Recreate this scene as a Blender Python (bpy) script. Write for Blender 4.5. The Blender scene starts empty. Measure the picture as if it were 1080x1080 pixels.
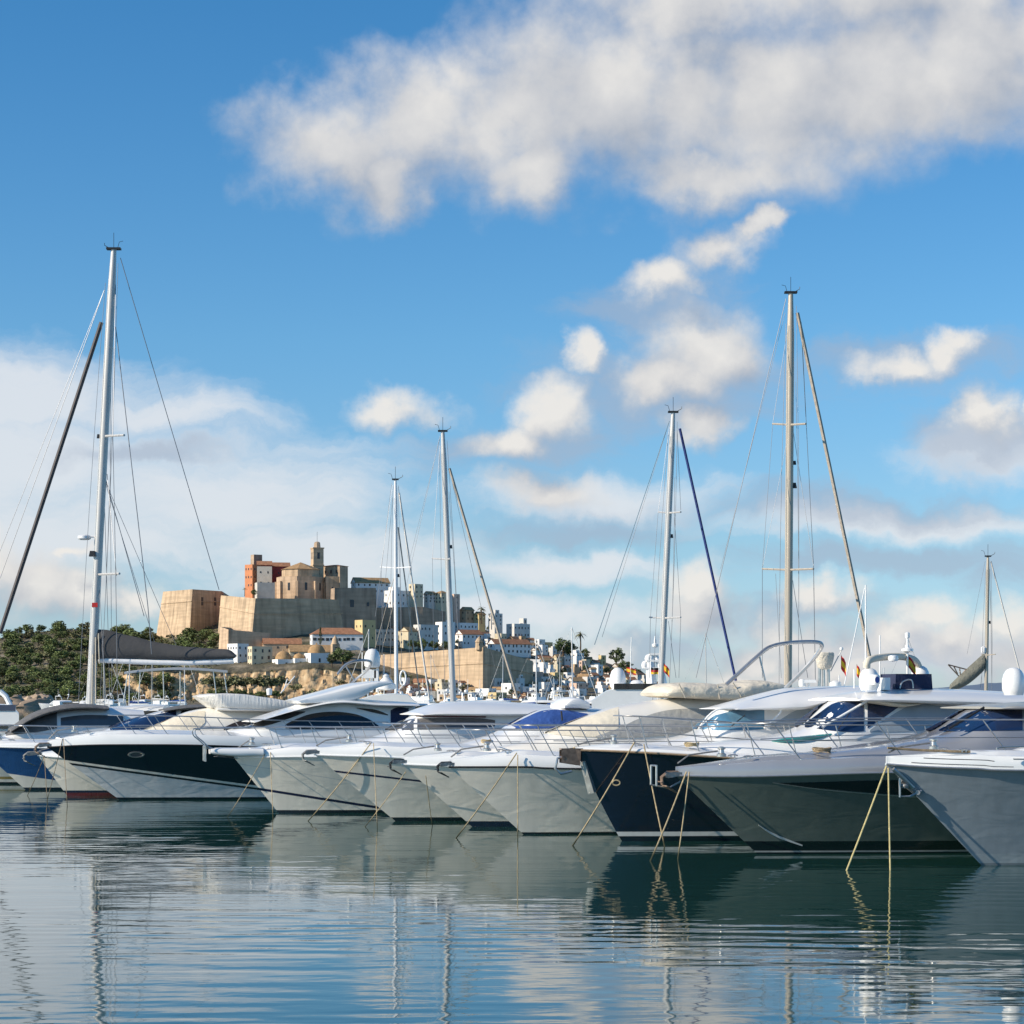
import bpy, bmesh, math, random
from mathutils import Vector, Matrix, noise as mnoise
rnd = random.Random(7)
R = math.radians
SC = bpy.context.scene
COL = SC.collection
# ---------------------------------------------------------------- camera constants (level lens, image raised by shift)
F, HY, CX, H = 2300.0, 735.0, 540.0, 3.9
def P(x, y, d): return Vector(((x-CX)/F*d, d, H+(HY-y)/F*d))
def lerp(a, b, t): return a+(b-a)*t
def clamp(v, a=0.0, b=1.0): return max(a, min(b, v))
def interp(pts, x):
    if x <= pts[0][0]: return pts[0][1]
    for (x0, y0), (x1, y1) in zip(pts, pts[1:]):
        if x <= x1: return lerp(y0, y1, (x-x0)/max(1e-9, x1-x0))
    return pts[-1][1]
def smoothpts(pts, n=8):
    """Catmull-Rom through a list of tuples."""
    out = []
    m = len(pts)
    for i in range(m-1):
        p0, p1, p2, p3 = pts[max(0, i-1)], pts[i], pts[i+1], pts[min(m-1, i+2)]
        for k in range(n):
            t = k/n
            out.append(tuple(0.5*((2*b)+(c-a)*t+(2*a-5*b+4*c-d)*t*t+(3*b-a-3*c+d)*t**3) for a, b, c, d in zip(p0, p1, p2, p3)))
    out.append(tuple(pts[-1]))
    return out

# ---------------------------------------------------------------- materials
MATS = {}
def nodes_of(m):
    m.use_nodes = True
    nt = m.node_tree
    return nt, nt.nodes, nt.links, nt.nodes['Principled BSDF']
def mat(name, col, rough=0.5, metal=0.0, coat=0.0, var=0.08, vs=2.0, bump=0.0, bs=15.0, stretch=(1, 1, 1), spec=0.5, detail=5.0, randobj=0.0):
    if name in MATS: return MATS[name]
    m = bpy.data.materials.new(name); MATS[name] = m
    nt, N, L, b = nodes_of(m)
    b.inputs['Roughness'].default_value = rough
    b.inputs['Metallic'].default_value = metal
    b.inputs['Coat Weight'].default_value = coat
    b.inputs['Coat Roughness'].default_value = 0.04
    b.inputs['Specular IOR Level'].default_value = spec
    tc = N.new('ShaderNodeTexCoord'); mp = N.new('ShaderNodeMapping')
    mp.inputs['Scale'].default_value = stretch
    L.new(tc.outputs['Object'], mp.inputs['Vector'])
    nz = N.new('ShaderNodeTexNoise'); nz.inputs['Scale'].default_value = vs; nz.inputs['Detail'].default_value = detail
    L.new(mp.outputs['Vector'], nz.inputs['Vector'])
    mx = N.new('ShaderNodeMix'); mx.data_type = 'RGBA'
    c = Vector(col[:3])
    mx.inputs[6].default_value = (*[max(0, v*(1-var)) for v in c], 1)
    mx.inputs[7].default_value = (*[min(1, v*(1+var)) for v in c], 1)
    rg = N.new('ShaderNodeMapRange'); rg.inputs['From Min'].default_value = 0.3; rg.inputs['From Max'].default_value = 0.7
    L.new(nz.outputs['Fac'], rg.inputs['Value'])
    L.new(rg.outputs['Result'], mx.inputs[0])
    out = mx.outputs[2]
    if randobj:
        oi = N.new('ShaderNodeObjectInfo'); hs = N.new('ShaderNodeHueSaturation')
        r2 = N.new('ShaderNodeMapRange'); r2.inputs['To Min'].default_value = 1-randobj; r2.inputs['To Max'].default_value = 1+randobj
        L.new(oi.outputs['Random'], r2.inputs['Value']); L.new(r2.outputs['Result'], hs.inputs['Value']); L.new(out, hs.inputs['Color'])
        out = hs.outputs['Color']
    L.new(out, b.inputs['Base Color'])
    if bump:
        bz = N.new('ShaderNodeTexNoise'); bz.inputs['Scale'].default_value = bs; bz.inputs['Detail'].default_value = 6
        L.new(mp.outputs['Vector'], bz.inputs['Vector'])
        bp = N.new('ShaderNodeBump'); bp.inputs['Strength'].default_value = bump; bp.inputs['Distance'].default_value = 0.5/bs*2
        L.new(bz.outputs['Fac'], bp.inputs['Height']); L.new(bp.outputs['Normal'], b.inputs['Normal'])
    return m
def hullmat(name, base, bands, coat=1.0, rough=0.25, caustic_bump=.024):
    """bands: list of ((s0,z0),(s1,z1),colour): the colour above that line in the boat's own length/height axes."""
    m = bpy.data.materials.new(name); MATS[name] = m
    nt, N, L, b = nodes_of(m)
    b.inputs['Roughness'].default_value = rough
    b.inputs['Coat Weight'].default_value = coat
    b.inputs['Coat Roughness'].default_value = 0.03
    b.inputs['Coat IOR'].default_value = 1.85
    tc = N.new('ShaderNodeTexCoord'); sp = N.new('ShaderNodeSeparateXYZ'); L.new(tc.outputs['Object'], sp.inputs[0])
    cur = None
    for (s0, z0), (s1, z1), c in bands:
        k = (z1-z0)/(s1-s0) if abs(s1-s0) > 1e-6 else 0
        a = z0-k*s0
        ma = N.new('ShaderNodeMath'); ma.operation = 'MULTIPLY_ADD'; L.new(sp.outputs['X'], ma.inputs[0]); ma.inputs[1].default_value = -k; ma.inputs[2].default_value = -a
        ad = N.new('ShaderNodeMath'); ad.operation = 'ADD'; L.new(ma.outputs[0], ad.inputs[0]); L.new(sp.outputs['Z'], ad.inputs[1])
        gt = N.new('ShaderNodeMapRange'); gt.inputs['From Min'].default_value = -0.008; gt.inputs['From Max'].default_value = 0.008; L.new(ad.outputs[0], gt.inputs['Value'])
        mx = N.new('ShaderNodeMix'); mx.data_type = 'RGBA'; L.new(gt.outputs['Result'], mx.inputs[0])
        if cur is None: mx.inputs[6].default_value = (*base, 1)
        else: L.new(cur, mx.inputs[6])
        mx.inputs[7].default_value = (*c, 1)
        cur = mx.outputs[2]
    # weather film: faint vertical run marks and scuffs
    mp = N.new('ShaderNodeMapping'); mp.inputs['Scale'].default_value = (3.0, 3.0, 0.35); L.new(tc.outputs['Object'], mp.inputs['Vector'])
    nz = N.new('ShaderNodeTexNoise'); nz.inputs['Scale'].default_value = 1.6; nz.inputs['Detail'].default_value = 7; L.new(mp.outputs['Vector'], nz.inputs['Vector'])
    rg = N.new('ShaderNodeMapRange'); rg.inputs['From Min'].default_value = .35; rg.inputs['From Max'].default_value = .75; rg.inputs['To Min'].default_value = 1.0; rg.inputs['To Max'].default_value = .86
    L.new(nz.outputs['Fac'], rg.inputs['Value'])
    ml = N.new('ShaderNodeMix'); ml.data_type = 'RGBA'; ml.blend_type = 'MULTIPLY'; ml.inputs[0].default_value = 1
    L.new(cur, ml.inputs[6]); L.new(rg.outputs['Result'], ml.inputs[7])
    L.new(ml.outputs[2], b.inputs['Base Color'])
    rr = N.new('ShaderNodeMapRange'); rr.inputs['To Min'].default_value = rough*.7; rr.inputs['To Max'].default_value = rough*1.5; L.new(nz.outputs['Fac'], rr.inputs['Value']); L.new(rr.outputs['Result'], b.inputs['Roughness'])
    # soft diagonal bump shaped to look like rippling light thrown up by the water
    mp2 = N.new('ShaderNodeMapping'); mp2.inputs['Rotation'].default_value = (0, R(24), 0); mp2.inputs['Scale'].default_value = (.55, .55, 1.5); L.new(tc.outputs['Object'], mp2.inputs['Vector'])
    n2 = N.new('ShaderNodeTexNoise'); n2.inputs['Scale'].default_value = 1.5; n2.inputs['Detail'].default_value = 2.2; n2.inputs['Distortion'].default_value = .7; L.new(mp2.outputs['Vector'], n2.inputs['Vector'])
    a1 = N.new('ShaderNodeMath'); a1.operation = 'SUBTRACT'; L.new(n2.outputs['Fac'], a1.inputs[0]); a1.inputs[1].default_value = .5
    a2 = N.new('ShaderNodeMath'); a2.operation = 'MULTIPLY'; L.new(a1.outputs[0], a2.inputs[0]); L.new(a1.outputs[0], a2.inputs[1])
    bp = N.new('ShaderNodeBump'); bp.inputs['Strength'].default_value = 1.0; bp.inputs['Distance'].default_value = caustic_bump
    L.new(n2.outputs['Fac'], bp.inputs['Height']); L.new(bp.outputs['Normal'], b.inputs['Normal'])
    n3 = N.new('ShaderNodeBump'); n3.inputs['Strength'].default_value = .12; n3.inputs['Distance'].default_value = .05; L.new(n2.outputs['Fac'], n3.inputs['Height']); L.new(n3.outputs['Normal'], b.inputs['Coat Normal'])
    return m

gel = mat('white_gelcoat', (.80, .80, .78), .28, coat=.5, var=.035, vs=1.2)
gelc = mat('cream_gelcoat', (.78, .75, .68), .3, coat=.4, var=.04, vs=1.2)
silver = mat('silver_gelcoat', (.36, .37, .39), .25, metal=.3, coat=.8, var=.05, vs=1.0)
steel = mat('stainless_steel', (.56, .54, .51), .28, metal=.75, var=.1, vs=6)
alu = mat('mast_aluminium', (.52, .51, .49), .4, metal=.15, var=.07, vs=1.5, stretch=(4, 4, .4))
walu = mat('white_mast_paint', (.78, .78, .78), .35, var=.05, vs=1.5, stretch=(4, 4, .4))
tanalu = mat('gold_anodised_mast', (.46, .40, .32), .4, metal=.15, var=.08, vs=1.5, stretch=(4, 4, .4))
dglass = mat('black_tinted_glass', (.012, .013, .016), .04, coat=1, var=.2, vs=1)
bglass = mat('navy_tinted_glass', (.012, .03, .085), .04, coat=1, var=.35, vs=.9)
lglass = mat('pale_blue_glass', (.10, .24, .36), .05, coat=1, var=.4, vs=.8)
gglass = mat('grey_clear_vinyl', (.34, .40, .44), .15, coat=.6, var=.08, vs=.8)
smoke = mat('smoky_grey_glass', (.10, .10, .105), .07, coat=1, var=.2, vs=1)
cream = mat('cream_canvas', (.66, .60, .48), .85, var=.04, vs=1, bump=.15, bs=2)
ccan = mat('pale_sand_canvas', (.64, .58, .47), .85, var=.05, vs=1.2, bump=.3, bs=1.6, stretch=(1, .6, 1.5))
wcan = mat('white_ribbed_canvas', (.70, .68, .63), .8, var=.05, vs=1, bump=.2, bs=4, stretch=(3, 1, .4))
bcan = mat('bright_blue_canvas', (.02, .07, .26), .8, var=.12, vs=3, bump=.3, bs=6)
ncan = mat('navy_canvas', (.015, .022, .06), .8, var=.15, vs=3, bump=.3, bs=6)
gcan = mat('charcoal_canvas', (.058, .058, .06), .8, var=.10, vs=.6, bump=.08, bs=1.5)
ggrey = mat('grey_hood_canvas', (.12, .12, .12), .8, var=.15, vs=2, bump=.3, bs=4)
teak = mat('weathered_teak', (.30, .21, .13), .7, var=.2, vs=6, stretch=(1, 8, 1))
rope_m = mat('tan_rope', (.42, .33, .19), .9, var=.25, vs=9, bump=.6, bs=40)
rope_d = mat('old_brown_rope', (.24, .18, .11), .9, var=.3, vs=9, bump=.6, bs=40)
def wet_end(m):
    nt = m.node_tree; N, L = nt.nodes, nt.links; b = N['Principled BSDF']; src = b.inputs['Base Color'].links[0].from_socket
    g = N.new('ShaderNodeNewGeometry'); sp = N.new('ShaderNodeSeparateXYZ'); L.new(g.outputs['Position'], sp.inputs[0])
    mr = N.new('ShaderNodeMapRange'); mr.inputs['From Min'].default_value = .12; mr.inputs['From Max'].default_value = .42; L.new(sp.outputs['Z'], mr.inputs['Value'])
    mx = N.new('ShaderNodeMix'); mx.data_type = 'RGBA'; mx.inputs[6].default_value = (.045, .045, .02, 1); L.new(mr.outputs[0], mx.inputs[0]); L.new(src, mx.inputs[7]); L.new(mx.outputs[2], b.inputs['Base Color']); return m
wet_end(rope_m); wet_end(rope_d)
black = mat('black_rubber', (.015, .015, .016), .5, var=.2)
galv = mat('galvanised_anchor', (.30, .29, .27), .5, metal=.5, var=.25, vs=8, bump=.3)
rust = mat('rust_streaked_steel', (.25, .17, .12), .6, metal=.3, var=.35, vs=8)
teal = mat('teal_board', (.03, .26, .25), .35, coat=.4, var=.12, vs=2)
wire = mat('wire_stay', (.16, .17, .19), .4, metal=.5, var=.1)
dwire = mat('dark_furled_sail', (.07, .06, .06), .7, var=.2, vs=5)
tansail = mat('tan_furled_sail', (.42, .36, .29), .8, var=.2, vs=6)
bluesail = mat('blue_furled_sail', (.015, .035, .16), .8, var=.2, vs=6)
whsail = mat('white_furled_sail', (.62, .6, .56), .8, var=.1, vs=6)
redm = mat('flag_red', (.45, .02, .02), .8); yelm = mat('flag_yellow', (.75, .45, .02), .8); blkm = mat('flag_black', (.01, .01, .01), .8)
bluem = mat('emblem_blue', (.02, .06, .28), .5)

# ---------------------------------------------------------------- mesh builder
class MB:
    def __init__(s): s.v = []; s.f = []; s.mi = []
    def add(s, vs, fs, mi=0):
        o = len(s.v); s.v += [tuple(v) for v in vs]
        for f in fs: s.f.append(tuple(o+i for i in f)); s.mi.append(mi)
        return s
    def grid(s, rows, closed=False, mi=0, flip=False):
        n = len(rows[0]); o = len(s.v)
        for r in rows: s.v += [tuple(v) for v in r]
        m = n if closed else n-1
        for i in range(len(rows)-1):
            for j in range(m):
                a, b = o+i*n+j, o+i*n+(j+1) % n
                q = (a, b, b+n, a+n)
                s.f.append(q[::-1] if flip else q); s.mi.append(mi)
        return s
    def cap(s, ring, mi=0, flip=False):
        o = len(s.v); s.v += [tuple(v) for v in ring]; q = tuple(range(o, o+len(ring)))
        s.f.append(q[::-1] if flip else q); s.mi.append(mi); return s
    def loft(s, rings, mi=0):
        s.grid(rings, True, mi, True); s.cap(rings[0], mi); s.cap(rings[-1], mi, True); return s
    def box(s, c, size, rz=0.0, mi=0, taper=1.0, M=None):
        x, y, z = (v/2 for v in size); vs = []
        for sz in (-1, 1):
            k = taper if sz > 0 else 1
            for sx, sy in ((-1, -1), (1, -1), (1, 1), (-1, 1)):
                p = Vector((sx*x*k, sy*y*k, sz*z))
                if M is not None: p = M @ p
                else: p = Matrix.Rotation(rz, 3, 'Z') @ p
                vs.append(p+Vector(c))
        return s.add(vs, [(3, 2, 1, 0), (4, 5, 6, 7), (0, 1, 5, 4), (1, 2, 6, 5), (2, 3, 7, 6), (3, 0, 4, 7)], mi)
    def tube(s, path, r, n=8, mi=0, caps=True):
        path = [Vector(p) for p in path]; rings = []; up = None
        for i, p in enumerate(path):
            t = (path[min(i+1, len(path)-1)]-path[max(i-1, 0)]).normalized()
            if up is None:
                up = Vector((0, 0, 1)) if abs(t.z) < .9 else Vector((1, 0, 0))
            a = t.cross(up).normalized(); up = a.cross(t).normalized()
            rr = r[i] if isinstance(r, (list, tuple)) else r
            rings.append([p+a*math.cos(2*math.pi*k/n)*rr+up*math.sin(2*math.pi*k/n)*rr for k in range(n)])
        s.grid(rings, True, mi)
        if caps: s.cap(rings[0], mi, True); s.cap(rings[-1], mi)
        return s
    def lathe(s, c, prof, n=20, mi=0):
        c = Vector(c); rings = [[c+Vector((r*math.cos(2*math.pi*k/n), r*math.sin(2*math.pi*k/n), z)) for k in range(n)] for r, z in prof]
        s.grid(rings, True, mi)
        s.cap(rings[0], mi, True); s.cap(rings[-1], mi); return s
    def ico(s, c, rad, sub=1, jit=0.0, rg=rnd, mi=0):
        bm = bmesh.new(); bmesh.ops.create_icosphere(bm, subdivisions=sub, radius=1)
        rad = Vector(rad) if hasattr(rad, '__len__') else Vector((rad,)*3)
        vs = []
        for v in bm.verts:
            k = 1+rg.uniform(-jit, jit); vs.append((c[0]+v.co.x*rad.x*k, c[1]+v.co.y*rad.y*k, c[2]+v.co.z*rad.z*k))
        bm.verts.index_update()
        s.add(vs, [tuple(v.index for v in f.verts) for f in bm.faces], mi); bm.free(); return s
    def mesh(s, name, mats, smooth=True, angle=40):
        me = bpy.data.meshes.new(name); me.from_pydata(s.v, [], s.f)
        for m in (mats if isinstance(mats, (list, tuple)) else [mats]): me.materials.append(m)
        me.polygons.foreach_set('material_index', s.mi)
        me.polygons.foreach_set('use_smooth', [smooth]*len(s.f))
        me.update()
        if smooth: me.set_sharp_from_angle(angle=R(angle))
        return me
    def build(s, name, mats, parent=None, loc=None, smooth=True, angle=40, label=None):
        o = bpy.data.objects.new(name, s.mesh(name, mats, smooth, angle)); COL.objects.link(o)
        if parent is not None: o.parent = parent
        if loc is not None: o.location = loc
        if label: o['label'] = label
        return o
def tag(o, label, cat, group=None, kind=None):
    if label: o['label'] = label
    if cat: o['category'] = cat
    if group: o['group'] = group
    if kind: o['kind'] = kind
    return o
def empty(name, loc, rz=0.0, label=None, cat=None, group=None):
    o = bpy.data.objects.new(name, None); COL.objects.link(o); o.empty_display_size = .3
    o.location = loc; o.rotation_euler = (0, 0, rz)
    return tag(o, label, cat, group)
def copy_tree(o, parent=None, kids=None):
    c = o.copy(); COL.objects.link(c)
    if parent is not None: c.parent = parent
    for ch in KIDS.get(o.name, []) if kids is None else kids: copy_tree(ch, c)
    return c
KIDS = {}
def index_kids(root):
    for ch in root.children: KIDS.setdefault(root.name, []).append(ch); index_kids(ch)

# ---------------------------------------------------------------- boats of the mooring row
class Boat:
    def __init__(s, name, label, wl, yaw, L, B, cat='motor yacht', group='motor yachts moored in a row'):
        s.d = F*H/(wl[1]-HY); s.X = (wl[0]-CX)/F*s.d; s.yaw = yaw; s.L = L; s.B = B
        s.ca, s.sa = math.cos(yaw), math.sin(yaw); s.sg = -1 if s.ca > 0 else 1
        s.root = empty(name, (s.X, s.d, 0), yaw, label, cat, group)
        s.label = label
    def loc(s, x, y, t=0.0):
        k = (x-CX)/F; ox = s.X+s.sg*t*(-s.sa); oy = s.d+s.sg*t*s.ca
        q = (k*oy-ox)/(s.ca-k*s.sa); dep = oy+q*s.sa
        return q, H+(HY-y)/F*dep
    def pt(s, x, y, t=0.0):
        q, z = s.loc(x, y, t); return Vector((q, s.sg*t, z))
    def world(s, v):
        return Matrix.Translation((s.X, s.d, 0)) @ Matrix.Rotation(s.yaw, 4, 'Z') @ Vector(v)
    # ---- hull
    def stem(s, z):
        if z >= 0: return s.tip[0]*(z/s.tip[1])**s.se
        return -s.tip[0]*0.9*(-z/s.tip[1])
    def zs(s, q): return interp(s.sheer, q)
    def wid(s, u, v):
        u = clamp(u)
        fd = 1-(1-min(u/.52, 1))**2.3
        fw = .90*(1-(1-min(u/.80, 1))**1.75)
        k = clamp(v)**1.25
        w = lerp(fw, fd, k)
        w *= 1-.10*clamp((u-.6)/.4)
        if v < 0: w *= max(0.0, 1+v*1.6)
        return s.B/2*w
    def hsurf(s, q, z):
        st = s.stem(z); u = (q-st)/(s.L-st); return s.wid(u, z/s.zs(q))
    def deckw(s, q):
        z = s.zs(q); st = s.tip[0]; return s.wid((q-st)/(s.L-st), 1)
    def hull(s, tip, sheer, material, se=1.0, hm=.3, deckmat=None, rail=None, inset=.16, camber=.10):
        s.tip = s.loc(*tip, 0.02); s.se = se
        pts = [s.tip]
        for (x, y) in sheer:
            t = s.B*.3
            for _ in range(3):
                q, z = s.loc(x, y, t); t = s.B/2*(1-(1-clamp((q-s.tip[0])/(s.L-s.tip[0])/.52))**2.3)
            pts.append((q, z))
        pts.sort(); pts = [p for i, p in enumerate(pts) if i == 0 or p[0] > pts[i-1][0]+.15]
        pts.append((s.L+1, pts[-1][1]-.06)); s.sheer = smoothpts(pts, 5)
        us = [(i/44)**1.7 for i in range(45)]; vs = [-.35, -.2, -.08, 0, .06, .13, .21, .3, .4, .5, .6, .7, .8, .9, 1.0]
        mb = MB()
        for sd in (-1, 1):
            rows = []
            for u in us:
                row = []
                for v in vs:
                    q = s.tip[0]+u*(s.L-s.tip[0])
                    for _ in range(4):
                        z = v*s.zs(q); st = s.stem(z); q = st+u*(s.L-st)
                    row.append((q, sd*s.wid(u, v), z))
                rows.append(row)
            mb.grid(rows, False, 0, sd < 0)
            tr = rows[-1]
            mb.add(tr+[(p[0], 0, p[2]) for p in tr], [((i, i+1, i+1+len(tr), i+len(tr)) if sd > 0 else (i+len(tr), i+1+len(tr), i+1, i)) for i in range(len(tr)-1)])
        s.hullob = mb.build('hull', material, s.root, angle=50)
        s.hm = hm
        # moulded deck: rolled edge, side deck, camber
        rows = []; n = 60
        for i in range(n+1):
            u = (i/n)**1.5; q = s.tip[0]+u*(s.L-s.tip[0]); b = max(.012, s.wid(u, 1)); z = s.zs(q)
            h = hm*clamp(.55+u*4); k = min(1, b/(inset*2.2)); r = []
            half = [(b, z+.004), (b+.012*k, z+h*.35), (b-.02*k, z+h*.72), (b-.07*k, z+h*.93), (b-inset*k, z+h), (b*.5, z+h+camber*.75*k), (0, z+h+camber*k)]
            r = [(q, -w, zz) for w, zz in half]+[(q, w, zz) for w, zz in half[-2::-1]]
            rows.append(r)
        dk = MB().grid(rows, False, 0, True); dk.cap([rows[-1][i] for i in range(len(rows[-1]))], 0, True); dk.cap(rows[0])
        s.deckob = dk.build('deck', deckmat or gel, s.root, angle=45)
        s.camber = camber
        rb = MB()
        for sd in (-1, 1):
            path = [(s.tip[0]+u*(s.L-s.tip[0]), sd*(s.wid(u, 1)+.014), s.zs(s.tip[0]+u*(s.L-s.tip[0]))) for u in us]
            rb.tube(path, .028, 6)
        rb.build('rubbing_strake', rail or steel, s.root)
        return s
    def zdeck(s, q): return s.zs(q)+s.hm+s.camber*.9
    # ---- superstructure
    def cabin(s, name, prof, material, wmax=None, nose=1.0, n=3.0, tumble=.14, edge=.45, drop=0.0, parent=None):
        pts = smoothpts([s.loc(x, y, 0) for x, y in prof], 6)
        q0, q1 = pts[0][0], pts[-1][0]
        wm = wmax or s.B/2-.4
        def ztop(q): return interp(pts, q)
        def wb(q):
            return max(.03, min(wm, s.deckw(q)-edge)*(1-(1-clamp((q-q0)/nose))**2.4)) if q > q0 else .03
        def surf(q, z):
            zb = s.zs(q)+s.hm*.9-drop; zt = max(ztop(q), zb+.02); h = clamp((z-zb)/(zt-zb), 0, .995)
            return wb(q)*(1-h**n)**(1/n)*(1-tumble*h)
        rows = []; m = 70
        for i in range(m+1):
            q = q0+(q1-q0)*(i/m)**1.25; zb = s.zs(q)+s.hm*.9-drop; zt = max(ztop(q), zb+.02); r = []
            for k in range(23):
                a = math.pi*k/22; hh = abs(math.sin(a))**(2/n); ww = math.copysign(abs(math.cos(a))**(2/n), math.cos(a))
                r.append((q, -ww*wb(q)*(1-tumble*hh), zb+(zt-zb)*hh))
            rows.append(r)
        mb = MB().grid(rows, False, 0, True); mb.cap(rows[0]); mb.cap(rows[-1], 0, True)
        ob = mb.build(name, material, parent or s.root, angle=50)
        s.surf = surf; s.cab = ob
        return ob
    def pane(s, name, cols, material, surf=None, off=.014, mirror=False, m=8, parent=None, sub=5, label=None, thick=.02):
        surf = surf or s.surf; mb = MB()
        cc = smoothpts(cols, sub) if len(cols) > 2 else [tuple(lerp(a, b, k/sub) for a, b in zip(cols[0], cols[-1])) for k in range(sub+1)]
        for sd in ((1, -1) if mirror else (1,)):
            rows = []; inner = []
            for x, yt, yb in cc:
                r = []
                for k in range(m+1):
                    y = lerp(yt, yb, k/m); t = .8
                    for _ in range(6):
                        q, z = s.loc(x, y, t); t = surf(q, z)
                    r.append(Vector((q, sd*s.sg*(t+off), z)))
                rows.append(r)
                inner.append([Vector((v.x, v.y-sd*s.sg*(off+thick), v.z)) for v in r])
            mb.grid(rows, False, 0, (sd*s.sg) < 0)
            ring = lambda G: [r[0] for r in G]+G[-1][1:]+[r[-1] for r in G[::-1]][1:]+G[0][::-1][1:-1]
            mb.grid([ring(rows), ring(inner)], True)
        return mb.build(name, material, parent or s.root, angle=60, label=label)
    def slab(s, name, top, bot, hw, material, p=2.6, parent=None, sub=6, crown=.25, wfun=None, label=None, ribs=0, t0=0.0):
        st = smoothpts([(*s.loc(*a, 0), *s.loc(*b, 0)) for a, b in zip(top, bot)], sub); rings = []
        for i, (qa, za, qb, zb) in enumerate(st):
            f = i/(len(st)-1); w = hw*(wfun(f) if wfun else 1); r = []
            for k in range(28):
                a = 2*math.pi*k/28; c, sn = math.cos(a), math.sin(a)
                cx = math.copysign(abs(c)**(2/p), c); sy = math.copysign(abs(sn)**(2/p), sn)
                g = (sy+1)/2
                zz = lerp(zb, za, g)-crown*(za-zb)*(cx*cx)*(.5+.5*g)
                if ribs: zz += ribs*math.sin(i*1.3+k)*.5
                r.append((lerp(qb, qa, g), w*cx+t0*s.sg, zz))
            rings.append(r)
        return MB().loft(rings).build(name, material, parent or s.root, angle=50, label=label)
    def tube(s, name, pts, r, material, parent=None, mirror=False, sub=5, n=8, label=None):
        mb = MB(); pp = [s.pt(*p) for p in pts]
        pp = [Vector(v) for v in smoothpts([tuple(v) for v in pp], sub)] if len(pp) > 2 else pp
        mb.tube(pp, r, n)
        if mirror: mb.tube([Vector((v.x, -v.y, v.z)) for v in pp], r, n)
        return mb.build(name, material, parent or s.root, label=label)
    def guard(s, q0, q1, hr=.62, step=1.15, lean=.42, mid=True, fore=.25, r=.017, inset=.14, rise=0.0):
        """bow rail: continuous top rail with raked stanchions, both sides"""
        def edge(q, sd): return Vector((q, sd*max(.05, s.deckw(q)-inset), s.zs(q)+s.hm*.95))
        top = []
        n = 26
        qs = [q0+(q1-q0)*(i/n)**1.3 for i in range(n+1)]
        near = [edge(q, s.sg)+Vector((-lean, 0, hr+rise*(1-(q-q0)/(q1-q0)))) for q in qs]
        far = [Vector((v.x, -v.y, v.z)) for v in near]
        nose = near[0]+Vector((-fore, 0, 0)); nose.y = 0
        path = far[::-1]+[Vector((nose.x+.03, -near[0].y*.6, nose.z)), Vector((nose.x+.03, near[0].y*.6, nose.z))]+near
        mb = MB().tube(path, r, 8)
        if mid:
            low = [edge(q, s.sg)+Vector((-lean*.5, 0, hr*.5)) for q in qs[2:]]
            mb.tube(low, r*.7, 6); mb.tube([Vector((v.x, -v.y, v.z)) for v in low], r*.7, 6)
        g = mb.build('guard_rail', steel, s.root)
        q = q0+.15; i = 0
        while q < q1:
            for sd in (-1, 1):
                a = edge(q, sd); f = (q-q0)/(q1-q0); b = a+Vector((-lean, 0, hr+rise*(1-f))); b.y = sd*abs(interp([(v.x, abs(v.y)) for v in near], b.x))
                st = MB().tube([a-Vector((0, 0, .03)), b], r*.9, 6); st.lathe(a-Vector((0, 0, .02)), [(.045, 0), (.045, .025), (.02, .035)], 8)
                st.build('stanchion', steel, g)
            q += step*(1+.15*math.sin(i*2.1)); i += 1
        return g
    def ground_tackle(s, k=1.0, material=None, dz=0.0, dx=0.0, frame=False):
        """bow roller with the anchor stowed in it"""
        material = material or galv; k *= .82
        q, z = s.tip; o = Vector((q+dx, 0, z+.10+dz))
        mb = MB()
        for sd in (-1, 1):
            y = sd*.075*k; pr = [(.30, .02), (-.10, .05), (-.34, .03), (-.40, -.05), (-.30, -.12), (-.05, -.08), (.30, -.06)]
            A_ = [o+Vector((px*k, y-.008, pz*k)) for px, pz in pr]; B_ = [v+Vector((0, .016, 0)) for v in A_]; mb.loft([A_, B_])
        mb.tube([o+Vector((-.33*k, -.08*k, -.03)), o+Vector((-.33*k, .08*k, -.03))], .045*k, 10)
        mb.build('bow_roller', galv, s.root, smooth=False)
        an = MB()
        sh = [o+Vector((.25*k, 0, .05*k)), o+Vector((-.3*k, 0, .03*k)), o+Vector((-.46*k, 0, -.10*k)), o+Vector((-.44*k, 0, -.30*k))]
        an.tube(sh, [.045*k, .05*k, .055*k, .045*k], 6)
        for sd in (-1, 1):
            a = o+Vector((-.46*k, 0, -.30*k))
            an.add([a, a+Vector((.10*k, sd*.22*k, -.02*k)), a+Vector((.42*k, sd*.10*k, -.20*k)), a+Vector((.46*k, 0, -.22*k)),
                    a+Vector((0, 0, -.03)), a+Vector((.10*k, sd*.22*k, -.05*k)), a+Vector((.42*k, sd*.10*k, -.23*k)), a+Vector((.46*k, 0, -.25*k))],
                   [(0, 1, 2, 3), (7, 6, 5, 4), (0, 4, 5, 1), (1, 5, 6, 2), (2, 6, 7, 3)])
        an.tube([o+Vector((-.50*k, -.24*k, -.22*k)), o+Vector((-.50*k, .24*k, -.22*k))], .018*k, 6)
        an.build('anchor', material, s.root, angle=30)
        if frame:
            fr = MB(); w = .05
            p = [Vector((-.62, sd_, zz)) + o for sd_, zz in ((-.2, .2), (.2, .2), (.2, -.28), (-.2, -.28), (-.2, .2))]
            fr.tube(p, .028, 6); fr.tube([o+Vector((-.62, .2, -.28)), o+Vector((-.2, .1, -.36)), o+Vector((.1, .05, -.2))], .024, 6)
            fr.build('anchor_frame', steel, s.root)
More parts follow.
